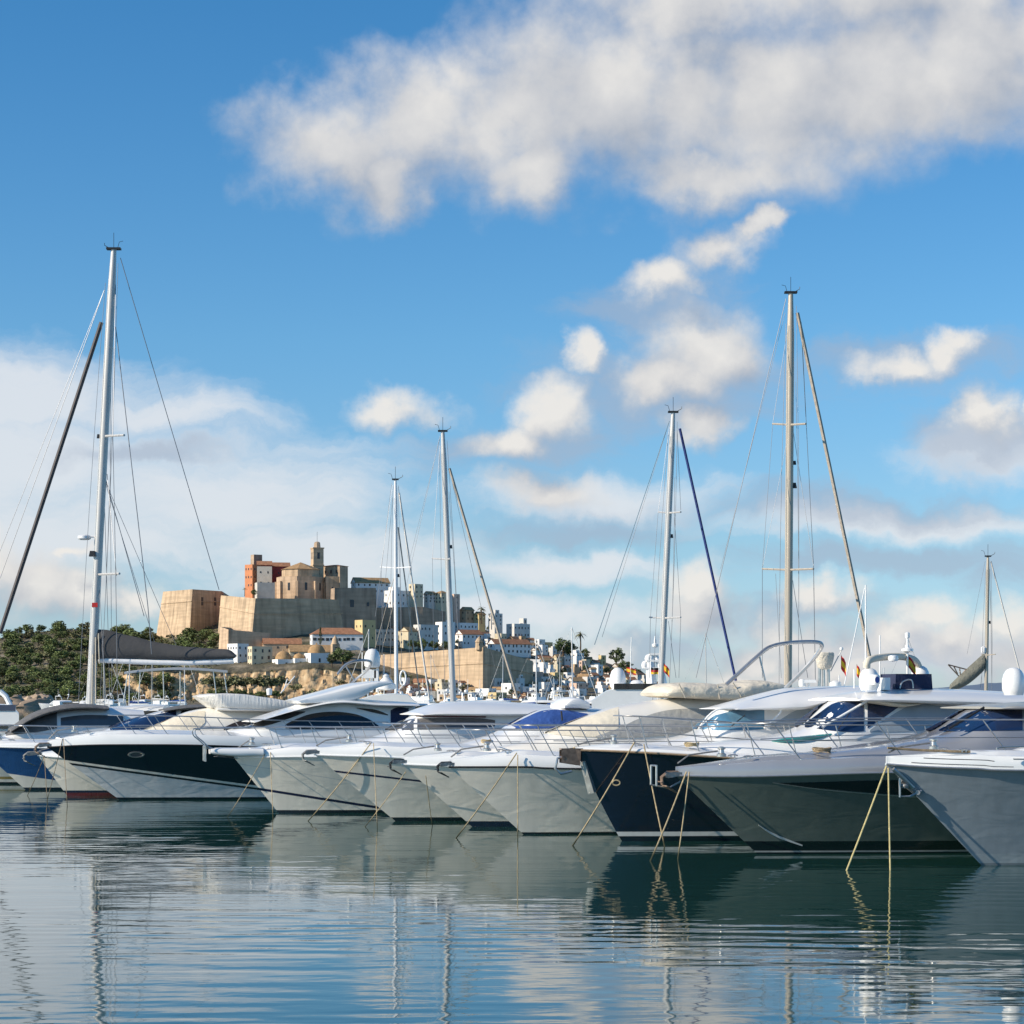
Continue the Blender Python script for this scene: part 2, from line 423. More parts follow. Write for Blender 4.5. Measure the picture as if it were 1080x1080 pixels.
    def cleat_coil(s, q, t, r=.13, material=None):
        mb = MB(); z = s.zdeck(q)
        for i in range(3):
            mb.tube([(q+math.cos(a)*r*(1+.06*i), s.sg*t+math.sin(a)*r*(1+.06*i), z+.04+.035*i+.012*math.sin(3*a+i)) for a in [2*math.pi*k/16 for k in range(17)]], .022, 6)
        mb.build('rope_coil', material or rope_m, s.root)
    def windlass(s, dq=.9):
        q = s.tip[0]+dq; z = s.zdeck(q)
        MB().lathe((q, .0, z-.02), [(.12, 0), (.12, .06), (.07, .09), (.06, .17), (.10, .2), (.10, .23), (.03, .25)], 14).build('windlass', steel, s.root)
        MB().tube([(s.tip[0]+.05, 0, s.zs(s.tip[0])+s.hm*.6+.06), (s.tip[0]+.35, .01, z+.03), (q-.1, 0, z+.12)], .022, 5).build('anchor_chain', galv, s.root)
        for sd in (-1, 1):
            mb = MB(); c = Vector((q+.5, sd*max(.1, s.deckw(q+.5)-.3), s.zs(q+.5)+s.hm+.02))
            mb.tube([c+Vector((-.13, 0, .05)), c+Vector((-.06, 0, .07)), c+Vector((.06, 0, .07)), c+Vector((.13, 0, .05))], .018, 6); mb.tube([c+Vector((-.05, 0, 0)), c+Vector((-.05, 0, .07))], .018, 6); mb.tube([c+Vector((.05, 0, 0)), c+Vector((.05, 0, .07))], .018, 6)
            mb.build('mooring_cleat', steel, s.root)
    def hatch(s, q, w=.5):
        z = s.zdeck(q)
        h = MB().box((q, 0, z+.03), (w, w, .05), taper=.94).build('deck_hatch', smoke, s.root)
    def rope(s, a, water, label, ta=.3, sag=.03, r=.016, m=None, knot=False):
        """a: pixel on the boat at lateral ta; water: pixel on the water surface"""
        p0 = s.world(s.pt(a[0], a[1], ta)); dw = F*H/(water[1]-HY); p1 = Vector(((water[0]-CX)/F*dw, dw, 0)); dv = p1-p0
        p2 = p1+dv.normalized()*.8
        pts = []
        for i in range(15):
            f = i/14; v = p0.lerp(p1, f); v.z -= sag*dv.length*math.sin(math.pi*f)*.6; pts.append(v-p0)
        pts.append(p2-p0)
        r *= .8; mb = MB().tube(pts, r, 7)
        if knot:
            c = pts[5]; mb.tube([c+Vector((.10+.10*math.cos(t), -.02, -.05+.07*math.sin(t))) for t in [2*math.pi*k/12+math.pi for k in range(13)]], r, 6)
        o = mb.build('mooring_rope', m or rope_m, None, p0); tag(o, label, 'mooring rope', 'bow mooring ropes')
        return o
    def dome(s, name, x, y0, y1, wpx, t=0.0, material=None, parent=None, band=False):
        a = s.pt(x, y1, t); b = s.pt(x, y0, t); h = b.z-a.z; r = wpx/2/F*(s.d+a.x*s.sa)
        prof = [(r*.80, -.03), (r*.86, h*.04), (r*.98, h*.14), (r, h*.42), (r*.97, h*.58), (r*.86, h*.75), (r*.65, h*.90), (r*.35, h*.98), (.01, h)]
        return MB().lathe(a, prof, 24).build(name, material or gel, parent or s.root, angle=60)

def flag(name, parent, org, w, h, cols, drape=.5, mats_=None, ph=0.0):
    """hanging flag: org is the hoist's top; colour stripes run along the fly"""
    mb = MB(); n = 12; ms = mats_
    for i in range(n):
        f0, f1 = i/n, (i+1)/n
        k = 0
        for (a, b, mi) in cols:
            q = []
            for f, g in ((f0, a), (f0, b), (f1, b), (f1, a)):
                x = w*f*(1-.45*drape); dz = -w*f*.75*drape; yy = .05*w*math.sin(f*9+g*2+ph)
                q.append(Vector(org)+Vector((x, yy, dz-h*g-.04*h*math.sin(f*7+ph))))
            mb.add(q, [(0, 1, 2, 3)], mi)
    return mb.build(name, ms, parent, smooth=True)
SPAIN = [(0, .25, 0), (.25, .75, 1), (.75, 1, 0)]
# ================================================================ the mooring row
Y = R(16)
W_ = (.82, .77, .66)
def pxline(b, p, q, t=1.0): return (b.loc(*p, t), b.loc(*q, t))

# --- gold-striped cruiser at the frame's edge (mostly behind its neighbour)
b = Boat('motor_yacht', 'white motor cruiser with gold hull stripe and dark grey hood, behind the blue hull', (-34, 827), Y, 13.5, 3.7)
b.hull((-82, 784), [(-40, 785), (30, 786), (100, 787)], None, hm=.28)
b.hullob.data.materials.clear(); b.hullob.data.materials.append(hullmat('white_hull_gold_stripe', (.02, .025, .03), [((0, .09), (10, .09), W_), ((0, .22), (10, .22), (.42, .30, .10)), ((0, .34), (10, .34), W_)]))
b.cabin('cabin', [(-15, 783), (5, 775), (22, 762), (45, 753), (70, 748), (108, 746), (150, 749)], gel, nose=1.3)
b.pane('windscreen_hood', [(6, 773, 776), (20, 764, 774), (40, 756, 772), (60, 751, 768)], ggrey, mirror=True, off=.03)
b.pane('cabin_window', [(64, 757, 765), (90, 754, 765), (130, 755, 765)], smoke)
b.slab('cockpit_hood', [(10, 768), (32, 753), (55, 745), (80, 742), (112, 744)], [(10, 772), (34, 759), (58, 751), (82, 748), (112, 749)], 1.45, ggrey)
b.guard(.2, 8, hr=.6); b.ground_tackle()
# --- blue hull
b = Boat('motor_yacht', 'motor cruiser with royal blue topsides above a white lower hull', (27, 833), Y, 14, 3.8)
b.hull((-24, 787), [(5, 788), (60, 789), (110, 790)], None, hm=.22, rail=gel)
l0 = pxline(b, (20, 818), (100, 829))
b.hullob.data.materials.clear(); b.hullob.data.materials.append(hullmat('blue_over_white_hull', (.012, .016, .03), [((0, .10), (10, .10), W_), (*l0, (.022, .085, .24))]))
b.cabin('cabin', [(60, 786), (95, 776), (118, 767), (150, 755), (182, 747), (215, 744), (260, 744), (310, 746)], gel, nose=1.2)
b.pane('windscreen', [(116, 766, 770), (140, 758, 771), (168, 751, 770), (186, 749, 768)], bglass, mirror=True)
b.pane('cabin_window', [(191, 749, 767), (206, 749, 766), (232, 752, 764)], dglass)
b.slab('sunroof', [(170, 748), (190, 744), (214, 743), (250, 744)], [(172, 750), (190, 748), (214, 747), (250, 748)], 1.3, ggrey)
b.guard(.2, 9, hr=.7); b.ground_tackle(); b.windlass()
# --- white, cream windscreen cover, flybridge canvas
b = Boat('motor_yacht', 'white flybridge cruiser with cream windscreen cover, its low bow under the black topsides', (71, 839.5), Y, 14.5, 3.9)
b.hull((40, 797), [(70, 799), (110, 800), (200, 800)], None, hm=.22, rail=gel)
b.hullob.data.materials.clear(); b.hullob.data.materials.append(hullmat('white_hull_red_bottom', (.13, .022, .025), [((0, .13), (10, .13), (.015, .02, .05)), ((0, .22), (10, .22), W_)]))
b.cabin('cabin', [(110, 790), (150, 772), (166, 765), (186, 755), (204, 749), (232, 746), (280, 746), (330, 746), (400, 748)], gelc, nose=1.5)
b.pane('windscreen_cover', [(150, 771, 773), (166, 764, 773), (186, 756, 772), (206, 750.5, 770), (216, 749.5, 762)], cream, mirror=True, off=.03)
b.pane('cabin_window', [(236, 767, 770), (254, 760, 770), (280, 757.5, 770), (335, 758, 770)], mat('brown_tinted_glass', (.05, .035, .022), .06, coat=1))
b.slab('flybridge', [(222, 745), (240, 744), (300, 744), (390, 745)], [(226, 749), (240, 750), (300, 751), (390, 752)], 1.5, gel)
b.slab('flybridge_canvas', [(205, 734.5), (213, 732.5), (226, 731.5), (250, 732), (285, 737), (326, 744)], [(221, 746.5), (228, 747), (240, 747.5), (262, 748.5), (292, 749.5), (326, 750)], 1.55, wcan, p=9, crown=.0, wfun=lambda f: .55+.45*min(1, f*3)**.6, ribs=.012)
mb = MB().lathe(b.pt(284, 733, 0), [(.10, 0), (.12, .15), (.12, .24), (.05, .28)], 12); mb.build('searchlight', gel, b.root)
for i, (x0, y0, x1, y1) in enumerate([(296, 731, 311, 713), (299, 729, 303, 716)]): b.tube('whip_aerial', [(x0, y0, .3), (x1, y1, .3)], .02, gel)
b.guard(.2, 9, hr=.55); b.ground_tackle(1.15, dx=-.1); b.windlass()
b.rope((47, 797), (29, 839), 'slack doubled tan line from the low white bow, nearest the blue hull', m=rope_d)
b.rope((47, 798), (50, 846), 'tan line hanging from the low white bow beside the blue hull', m=rope_d, ta=.2)
# --- black topsides
b = Boat('motor_yacht', 'motor yacht with black topsides, white lower hull, oval portlight and swept black cabin window', (126, 843.5), Y, 15.5, 4.2)
b.hull((50, 788), [(90, 786), (140, 785.5), (210, 786), (330, 789)], None, hm=.42, inset=.5, camber=.12, rail=black)
l0 = pxline(b, (75, 803), (290, 831), 1.2); up = lambda l, dz: tuple((q, z+dz) for q, z in l)
b.hullob.data.materials.clear(); b.hullob.data.materials.append(hullmat('black_over_white_hull', (.01, .012, .02), [((0, .09), (10, .09), (.62, .63, .62)), (*up(l0, -.16), (.012, .013, .02)), (*up(l0, -.08), W_), (*l0, (.007, .010, .022))], rough=.12, caustic_bump=.03))
mb = MB(); q0, z0 = b.loc(143.5, 796, 1.0)
for rr in (1.0,):
    ring = lambda k, o: [Vector((q0+.27*k*math.cos(a), -(b.hsurf(q0+.27*k*math.cos(a), z0+.10*k*math.sin(a))+o), z0+.10*k*math.sin(a))) for a in [2*math.pi*i/20 for i in range(20)]]
    mb.grid([ring(1.15, -.01), ring(1.1, .03), ring(.85, .03), ring(.8, .01)], True)
pl = mb.build('portlight', steel, b.root); MB().cap(ring(.82, .012)).build('pane', smoke, pl)
b.cabin('cabin', [(225, 774), (262, 764), (278, 757), (299, 748), (326, 739.5), (345, 737), (358, 735.5), (374, 738), (400, 739), (432, 741)], gel, nose=1.8, n=2.8, wmax=1.75)
b.pane('windscreen', [(246, 768, 769), (262, 763.5, 768), (282, 755.5, 765), (304, 751, 758), (322, 750.2, 751)], dglass, mirror=True)
b.pane('cabin_window', [(301, 764, 768), (313, 758, 769), (330, 752.5, 769), (352, 750.5, 769), (374, 753, 768.5), (390, 759, 768), (400, 766, 767.5)], dglass)
b.pane('vent_louvre', [(376, 746.5, 747), (396, 748.5, 752), (409, 753.5, 754.5)], dglass)
b.pane('aft_enclosure', [(412, 749, 763), (420, 746, 764), (431, 747, 764)], ncan, off=.03)
b.slab('roof', [(262, 760), (285, 752.5), (313, 744), (340, 737.5), (360, 735.5), (390, 738), (432, 740.5)], [(262, 761.5), (285, 754.5), (313, 747), (340, 742), (360, 741.5), (390, 744), (432, 744.5)], 1.72, gel, crown=.5)
b.slab('radar_arch', [(306, 738.5), (320, 734), (340, 728.5), (366, 721.5), (388, 718.5), (404, 719)], [(312, 742), (328, 742), (350, 742), (372, 737), (388, 727), (404, 722)], 1.5, gel, p=6, crown=.06)
b.tube('arch_hoop', [(356, 711, .9), (364, 701.5, .9), (374, 697.5, .9), (386, 696.5, .6), (391.5, 699, 0), (387, 707, -.6), (376, 716, -.9), (365, 726, -.9)], .05, steel)
b.tube('arch_strut', [(365, 703, .8), (374, 718, .8)], .025, steel)
b.guard(.35, 10.5, hr=.6, lean=.5, rise=.1); b.ground_tackle(1.15, rust); b.windlass(1.0)
b.rope((66, 779), (49.5, 845), 'tan line dropping from the black bow across the white low bow', m=rope_d, ta=.25)
b.rope((67, 779), (71, 850), 'tan line falling straight down from the black bow', m=rope_d, ta=.3)
# --- long pulpit platform
b = Boat('motor_yacht', 'white sports cruiser with long bow platform, square anchor frame and low navy line', (294, 857.5), Y, 15, 4.1)
b.hull((247, 799), [(280, 798.5), (330, 798), (410, 799)], None, hm=.34, inset=.22, rail=gel)
l0 = pxline(b, (277, 833), (395, 851), 1.0)
b.hullob.data.materials.clear(); b.hullob.data.materials.append(hullmat('white_hull_navy_line', (.02, .022, .03), [((0, .10), (10, .10), W_), (*up(l0, -.05), (.012, .012, .05)), (*up(l0, .035), W_), (*up(l0, .72), (.55, .56, .54)), (*up(l0, .74), W_)]))
b.slab('bow_platform', [(221, 789), (232, 788.5), (250, 788.5), (275, 788)], [(221, 795), (232, 796.5), (250, 798), (275, 798)], .5, gel, p=3.5, crown=.05, wfun=lambda f: .55+.6*f)
mb = MB(); o = b.pt(219, 795, 0); w = .22
for sd in (-1, 1):
    pass
fr = [o+Vector((-.10, -w, .26)), o+Vector((-.10, w, .26)), o+Vector((-.10, w, -.24)), o+Vector((-.10, -w, -.24)), o+Vector((-.10, -w, .26))]
mb.tube(fr, .03, 6); mb.tube([o+Vector((-.1, -w, .26)), o+Vector((.25, -w*.8, .15))], .03, 6); mb.tube([o+Vector((-.1, w, .26)), o+Vector((.25, w*.8, .15))], .03, 6)
mb.build('anchor_frame', steel, b.root)
mb = MB(); a = b.pt(229, 799.5, 0)
mb.add([a+Vector(v) for v in ((-.1, -.22, .05), (-.1, .22, .05), (.75, .0, -.05), (.3, .25, .02), (.3, -.25, .02), (.25, 0, .16))], [(0, 4, 2, 3, 1), (0, 1, 5), (1, 3, 5), (3, 2, 5), (2, 4, 5), (4, 0, 5)])
mb.build('anchor', galv, b.root, smooth=False)
b.cabin('cabin', [(350, 789), (405, 774), (420, 766), (434, 756), (459, 744), (489, 741), (526, 742), (560, 743), (600, 745), (640, 748)], gel, nose=1.6, wmax=1.7)
b.pane('windscreen', [(410, 769, 770.5), (424, 761.5, 770), (436, 757.5, 770)], smoke, mirror=True)
b.pane('cabin_window', [(440, 757.5, 769.5), (470, 757, 769), (505, 757.5, 768), (522, 759.5, 766)], smoke)
b.slab('hardtop', [(434, 751.5), (447, 745.5), (463, 741.5), (490, 739.2), (526, 740), (562, 742), (600, 745)], [(434, 754), (447, 753.5), (463, 753.5), (490, 754), (526, 754), (562, 753), (600, 751)], 1.78, gel, crown=.55, p=2.3)
b.pane('trim_line', [(438, 754.6, 755.6), (470, 755.2, 756.3), (512, 755.5, 756.8)], mat('maroon_trim', (.10, .012, .02), .5), off=.05)
b.guard(-.15, 9.5, hr=.66, lean=.25, fore=.9, rise=.0); b.windlass(.6)
b.tube('pulpit_hoop', [(222, 790, .35), (214, 782, .35), (207, 776, .33), (206, 770, .3), (212, 768.5, .35), (240, 768, .6), (262, 767.5, .8)], .02, steel, mirror=True)
b.rope((283, 789), (240, 862), 'taut tan line slanting away from the white bow with long platform', ta=.35, knot=False)
b.rope((285, 789), (288, 863), 'tan line hanging plumb below the white bow with long platform', ta=.4)
# --- white hull with blue windscreen cover
b = Boat('motor_yacht', 'white cruiser with bright blue windscreen cover and grey anchor at its bow', (417, 866), Y, 14.5, 3.7)
b.hull((332, 796), [(360, 797), (400, 798), (490, 800)], None, hm=.36, inset=.25, rail=gel)
l0 = pxline(b, (355, 814), (440, 823.5), .8)
b.hullob.data.materials.clear(); b.hullob.data.materials.append(hullmat('white_hull_high_navy_line', (.012, .014, .02), [((0, .12), (10, .12), W_), (*up(l0, -.03), (.014, .014, .06)), (*up(l0, .03), W_)]))
b.cabin('cabin', [(450, 791), (515, 776), (540, 764), (556, 755), (574, 748), (598, 747), (640, 748), (720, 750)], gel, nose=1.5, wmax=1.6)
b.pane('windscreen_cover', [(540, 764, 768), (556, 756, 768.5), (574, 749, 768), (597, 749, 766), (612, 751.5, 760), (619, 752.5, 754)], bcan, mirror=True, off=.03)
b.slab('radar_arch', [(588, 743), (595, 736), (604, 735.5), (614, 740)], [(588, 747), (597, 747), (606, 747), (614, 748)], .8, gel, p=6, crown=.1)
b.tube('windscreen_wiper', [(592, 750, 1.5), (593, 760, 1.55)], .03, black)
b.guard(.5, 10, hr=.72, lean=.55); b.ground_tackle(1.0); b.windlass(1.1); b.cleat_coil(2.7, .9)
b.rope((391, 784), (325, 866), 'long tan line slanting from the rail coil of the bow with the grey anchor', ta=.8, r=.02)
b.rope((394, 784), (398, 873), 'tan line falling from the rail coil of the bow with the grey anchor', ta=.85)
# --- white hull, cream windscreen, canvas roof
b = Boat('motor_yacht', 'white cruiser with cream windscreen cover and sand canvas bundled over its roof', (498, 872), Y, 14.5, 3.6)
b.hull((424, 806), [(450, 807), (480, 808), (560, 810)], None, hm=.36, inset=.3, rail=gel)
b.hullob.data.materials.clear(); b.hullob.data.materials.append(hullmat('white_hull_navy_boot', (.012, .014, .02), [((0, -.1), (10, -.1), (.014, .022, .05)), ((0, .17), (10, .17), W_)]))
b.cabin('cabin', [(500, 793), (560, 780), (584, 770), (610, 759), (642, 747), (673, 741), (700, 737), (740, 734), (790, 733), (840, 735)], gelc, nose=1.7, wmax=1.6, n=2.6)
b.pane('windscreen_cover', [(578, 772, 774), (600, 763, 776), (622, 755, 777), (642, 748.5, 776), (652, 745.5, 768)], cream, mirror=True, off=.03)
b.pane('side_cover', [(628, 776.5, 778), (652, 768, 778), (676, 757, 777), (704, 749, 775), (742, 747, 772), (790, 748, 770)], mat('grey_vinyl_cover', (.36, .36, .34), .55, var=.08, vs=2, bump=.2, bs=4), off=.035)
b.slab('roof_canvas', [(689, 730.5), (694, 724), (704, 720.5), (730, 719.8), (756, 721.5), (772, 719.5), (790, 717), (808, 720), (828, 727)], [(691, 734), (700, 735.5), (712, 736), (736, 737.5), (758, 738.5), (776, 736.5), (792, 734), (808, 732), (828, 730)], 1.5, ccan, p=5, crown=.12, wfun=lambda f: .85+.15*math.sin(math.pi*f), ribs=.006)
for x0, y0, x1, y1 in ((757, 722, 759, 737), (773, 720, 782, 735), (716, 721, 723, 736)): b.tube('canvas_seam', [(x0, y0, 1.44), (x1, y1, 1.50)], .02, mat('canvas_seam', (.40, .36, .29), .9))
b.guard(.5, 10, hr=.78, lean=.5); b.ground_tackle(.95, black); b.windlass(1.1)
b.rope((428, 814), (385, 872), 'tan line slanting from the bow with black anchor toward the left', ta=.15)
b.rope((449, 818), (456, 871), 'short tan line against the hull below the bow with black anchor', ta=.55)
# --- white hull with round bulwark, blue windscreen, hardtop
b = Boat('motor_yacht', 'white hardtop cruiser with rounded bulwark, pale blue windscreen and bow knot, beside the navy hull', (552, 880), Y, 15, 3.5)
b.hull((474, 809), [(510, 809), (560, 809), (640, 811)], None, hm=.37, inset=.34, rail=black)
b.hullob.data.materials.clear(); b.hullob.data.materials.append(hullmat('white_hull_dark_waterline', (.012, .014, .018), [((0, .06), (10, .06), W_)]))
b.cabin('cabin', [(600, 796), (690, 782), (735, 771), (748, 758), (760, 748), (790, 738), (830, 731), (880, 727), (930, 726)], gel, nose=2.2, wmax=1.45)
b.pane('windscreen', [(738, 767.5, 769), (752, 756, 770), (768, 749.5, 770), (790, 748.5, 770), (806, 748.5, 769)], lglass, mirror=True)
b.tube('windscreen_frame', [(737, 768, 1.1), (756, 748.6, 1.25), (790, 748, 1.4), (824, 748, 1.45), (806, 768, 1.42)], .03, gel)
b.tube('windscreen_wiper', [(770, 767, 1.42), (786, 754, 1.44)], .015, black)
b.pane('cabin_window', [(812, 766, 769), (826, 757, 769), (842, 748.5, 769), (862, 747.5, 768), (888, 747, 766)], gglass)
b.slab('hardtop', [(757, 746.5), (772, 740.5), (792, 734.5), (812, 729), (830, 725.5), (866, 724), (904, 723), (940, 723)], [(757, 748), (772, 748), (792, 748.5), (812, 748.3), (830, 747.5), (852, 740), (900, 734.5), (940, 733)], 1.55, gel, crown=.5, p=2.3)
b.tube('aerial_hoop', [(766, 722, .8), (778, 711, .8), (798, 693, .8), (812, 682.5, .7), (833, 678, .5), (858, 677, .2), (866.5, 679.5, 0), (864, 687, -.2), (852, 702, -.5), (828, 726, -.8)], .06, steel)
b.tube('hoop_strut', [(801, 692, .8), (807, 718, .8)], .03, steel)
b.guard(.5, 10.5, hr=.85, lean=.5); b.ground_tackle(.9, black); b.windlass(1.1); b.cleat_coil(1.5, .55, .16)
b.rope((545, 794), (481, 884), 'heavy tan line slanting left from the knot on the rounded white bulwark', ta=.8, r=.022)
b.rope((546, 796), (546, 884), 'tan line hanging plumb from the knot on the rounded white bulwark', ta=.85, r=.018)
# --- navy hull
b = Boat('motor_yacht', 'navy blue hulled yacht with white boot stripe, teak capped bow and domes on its hardtop', (656, 887.3), Y, 16, 4.0)
b.hull((607, 791), [(640, 792), (700, 795), (765, 799), (850, 803)], None, se=.92, hm=.13, inset=.2, rail=teak)
b.hullob.data.materials.clear(); b.hullob.data.materials.append(hullmat('navy_hull', (.006, .007, .012), [((0, .14), (10, .14), (.62, .63, .6)), ((0, .26), (10, .26), (.007, .010, .021))], rough=.18, caustic_bump=.012))
b.cabin('cabin', [(690, 789), (760, 782), (820, 775), (848, 766), (862, 755), (880, 739), (907, 734), (940, 732), (1000, 733), (1080, 737), (1180, 742)], gel, nose=2.6, wmax=1.6, n=3.2)
b.pane('windscreen', [(849, 763, 767), (864, 752, 769), (881, 741, 771), (898, 740, 772), (911, 740.5, 771)], bglass, mirror=True)
b.pane('windscreen_quarter', [(915, 740.5, 768), (930, 741, 758), (950, 742, 744)], bglass)
b.pane('cockpit_curtain', [(917, 770, 772), (936, 757, 772), (964, 742.5, 771), (986, 744, 770), (1004, 747.5, 768), (1024, 752, 764)], gglass)
b.tube('windscreen_frame', [(916, 738.5, 1.42), (867, 767, 1.35)], .035, gel)
b.tube('windscreen_wiper', [(884, 769, 1.5), (896, 752, 1.52)], .015, black)
b.slab('hardtop', [(879, 735.5), (893, 731.5), (908, 728.5), (935, 726.5), (1000, 726.5), (1080, 730.5), (1180, 736)], [(879, 739), (893, 739.5), (908, 740), (935, 741), (1000, 743), (1080, 745), (1180, 747)], 1.75, gel, crown=.45, p=2.5)
b.slab('sun_visor', [(880, 735.5), (900, 733.5), (930, 737), (950, 740)], [(880, 737.5), (900, 741.5), (930, 746), (950, 742)], 1.5, cream, crown=.3)
b.dome('satellite_dome', 916.5, 704.5, 727, 21, t=.9); b.dome('satellite_dome', 970.5, 702, 727, 21, t=-.9)
bx = MB(); a = b.pt(936, 727, 0); c = b.pt(975, 711, 0); bx.box(((a.x+c.x)/2, 0, (a.z+c.z)/2), (abs(c.x-a.x), 1.0, abs(c.z-a.z)), taper=.96); bx.build('equipment_box_cover', ncan, b.root)
bx = MB(); a = b.pt(932, 727, .6); bx.box((a.x, a.y, a.z+.15), (.16, .5, .34)); bx.build('vent_cowl', gel, b.root)
b.tube('box_rail', [(949, 726, .7), (952, 719, .7), (961, 717, .7), (963, 726, .7)], .02, steel)
b.tube('arch_cushion', [(914, 704, .9), (916, 697, .9), (928, 693.5, .6), (950, 692.5, 0), (964, 696, -.6), (969, 703, -.9)], .10, cream, n=12)
hl = MB(); a = b.pt(942, 697, .7); hl.lathe(a, [(.02, -.02), (.13, 0), (.15, .06), (.13, .14), (.04, .16)], 12); hl.build('loudhailer', gel, b.root)
em = MB(); a = b.pt(923, 717, 1.25); em.lathe(a, [(.10, -.14), (.13, -.10), (.13, .10), (.10, .14)], 12); eo = em.build('floodlight', gel, b.root)
ring = [a+Vector((.07*math.cos(t), -.137, .09*math.sin(t))) for t in [2*math.pi*i/14 for i in range(14)]]; MB().cap(ring).build('emblem', bluem, eo)
b.tube('light_mast', [(957, 726, 0), (957, 674, 0)], .03, gel)
mb = MB(); a = b.pt(957, 685, 0); mb.lathe(a, [(.03, -.10), (.17, -.05), (.17, .02), (.06, .06), (.05, .12)], 14); c_ = b.pt(957, 673, 0); mb.tube([a+Vector((0, 0, .1)), c_], .035, 8); mb.lathe(c_, [(.06, 0), (.07, .04), (.07, .14), (.02, .17)], 10); mb.build('navigation_light', gel, b.root)
fl = flag('spanish_ensign', b.root, b.pt(956, 688, 0), .5, .34, SPAIN, drape=.95, mats_=[redm, yelm])
for x, y0, y1 in ((913, 725, 617), (928, 726, 670), (901, 706, 726), (932, 704, 726)): b.tube('whip_aerial', [(x, max(y0, y1), -.4), (x+(5 if y1 == 617 else 0) if False else x-(0), min(y0, y1), -.4)], .022, gel)
b.guard(.35, 11, hr=.86, lean=.25, step=1.3); b.windlass(1.1); b.cleat_coil(1.7, .8, .17, rope_m)
mb = MB(); q, z = b.tip; o = Vector((q, 0, z-.12))
for sd in (-1, 1): mb.add([o+Vector(v) for v in ((-.05, sd*.11, .18), (-.42, sd*.10, .12), (-.42, sd*.10, -.22), (.10, sd*.12, -.30), (.12, sd*.13, .1)) for _ in (0,)], [(0, 1, 2, 3, 4) if sd > 0 else (4, 3, 2, 1, 0)])
mb.tube([o+Vector((-.36, -.11, -.08)), o+Vector((-.36, .11, -.08))], .05, 8); mb.box(o+Vector((-.12, 0, .15)), (.6, .2, .03)); mb.build('bow_roller', rust, b.root, smooth=False)
mb = MB(); mb.tube([o+Vector((-.25, 0, -.02)), o+Vector((-.5, 0, -.10)), o+Vector((-.56, 0, -.38)), o+Vector((-.42, 0, -.52)), o+Vector((-.1, .02, -.45))], .035, 6); mb.build('anchor_shackle', steel, b.root)
pk = MB(); s0 = b.pt(616, 803, 0); s1 = b.pt(626, 836, 0); pk.tube([s0+Vector((-.02, 0, 0)), s1+Vector((-.03, 0, 0))], [.10, .13], 4); pk.build('stem_guard', mat('worn_steel_plate', (.42, .42, .38), .4, metal=.5, var=.2, vs=5), b.root, smooth=False)
b.rope((669, 783), (604, 892), 'thick tan line with a knotted loop, slanting left across the navy bow', ta=.7, r=.026, knot=True)
b.rope((679, 785), (701, 893), 'thick tan line running down the navy hull to the right', ta=.95, r=.024)
NAVY = b
# --- dark grey hull, silver deck
b = Boat('motor_yacht', 'silver decked motor yacht with dark green-grey hull, wedge shaped black hull window and black boot', (799, 901), Y, 17, 4.6)
b.hull((713, 818), [(760, 819), (812, 818.5), (932, 815), (1080, 813)], None, hm=.40, inset=.6, deckmat=silver, camber=.10, rail=steel)
b.hullob.data.materials.clear(); b.hullob.data.materials.append(hullmat('grey_green_hull', (.006, .007, .008), [((0, .05), (10, .05), (.35, .36, .35)), ((0, .09), (10, .09), (.006, .007, .008)), ((0, .33), (10, .33), (.105, .13, .115))], rough=.16))
b.pane('hull_window', [(820, 826, 826.6), (860, 825, 831), (905, 823.6, 835), (960, 822.5, 839), (1010, 822, 841), (1100, 822, 842)], dglass, surf=b.hsurf, off=.012)
b.pane('hull_window_trim', [(815, 825.2, 825.9), (860, 831.4, 832.4), (905, 835.6, 836.8), (960, 839.6, 841), (1010, 841.8, 843)], steel, surf=b.hsurf, off=.02)
b.pane('spray_rail', [(800, 870, 870.6), (818, 880, 882.5), (846, 891.0, 892.5)], mat('chine_highlight', (.45, .47, .46), .3, coat=.5), surf=b.hsurf, off=.02)  # pale streak is the rail's highlight put into its colour
b.cabin('cabin', [(790, 808), (860, 793), (930, 783), (975, 775), (994, 769), (1012, 757), (1030, 747), (1060, 743), (1110, 741), (1200, 740)], silver, nose=2.8, wmax=1.75, n=3.0)
b.pane('windscreen', [(990, 769.5, 771), (1008, 760, 771.5), (1030, 748.5, 771), (1056, 747.5, 770.5), (1078, 747.5, 770)], bglass, mirror=True)
b.pane('cabin_window', [(1084, 748, 770), (1130, 748, 770), (1180, 752, 766)], bglass)
b.tube('windscreen_pillar', [(1001, 768.5, 1.2), (1038, 746, 1.3)], .03, black)
b.slab('roof_visor', [(1024, 745), (1040, 742.5), (1062, 741.5), (1110, 739), (1200, 738)], [(1024, 747.5), (1040, 748.5), (1062, 748), (1110, 747), (1200, 746)], 1.7, mat('grey_roof_trim', (.30, .29, .26), .4, coat=.3), crown=.3)
b.dome('satellite_dome', 1069, 704, 732, 24, t=.5)
b.guard(.55, 11.5, hr=.88, lean=.75, step=2.4, mid=True, rise=0); b.ground_tackle(1.1, rust, frame=True, dz=-.05, dx=.05); b.windlass(1.2); b.cleat_coil(1.5, .5, .2, rope_d); b.hatch(3.4, .7)
b.rope((724, 814), (686, 908), 'tan line slanting left from the bow with the steel anchor frame', ta=.35, r=.024)
b.rope((727, 814), (715, 906), 'tan line hanging nearly plumb from the bow with the steel anchor frame', ta=.45, r=.022)
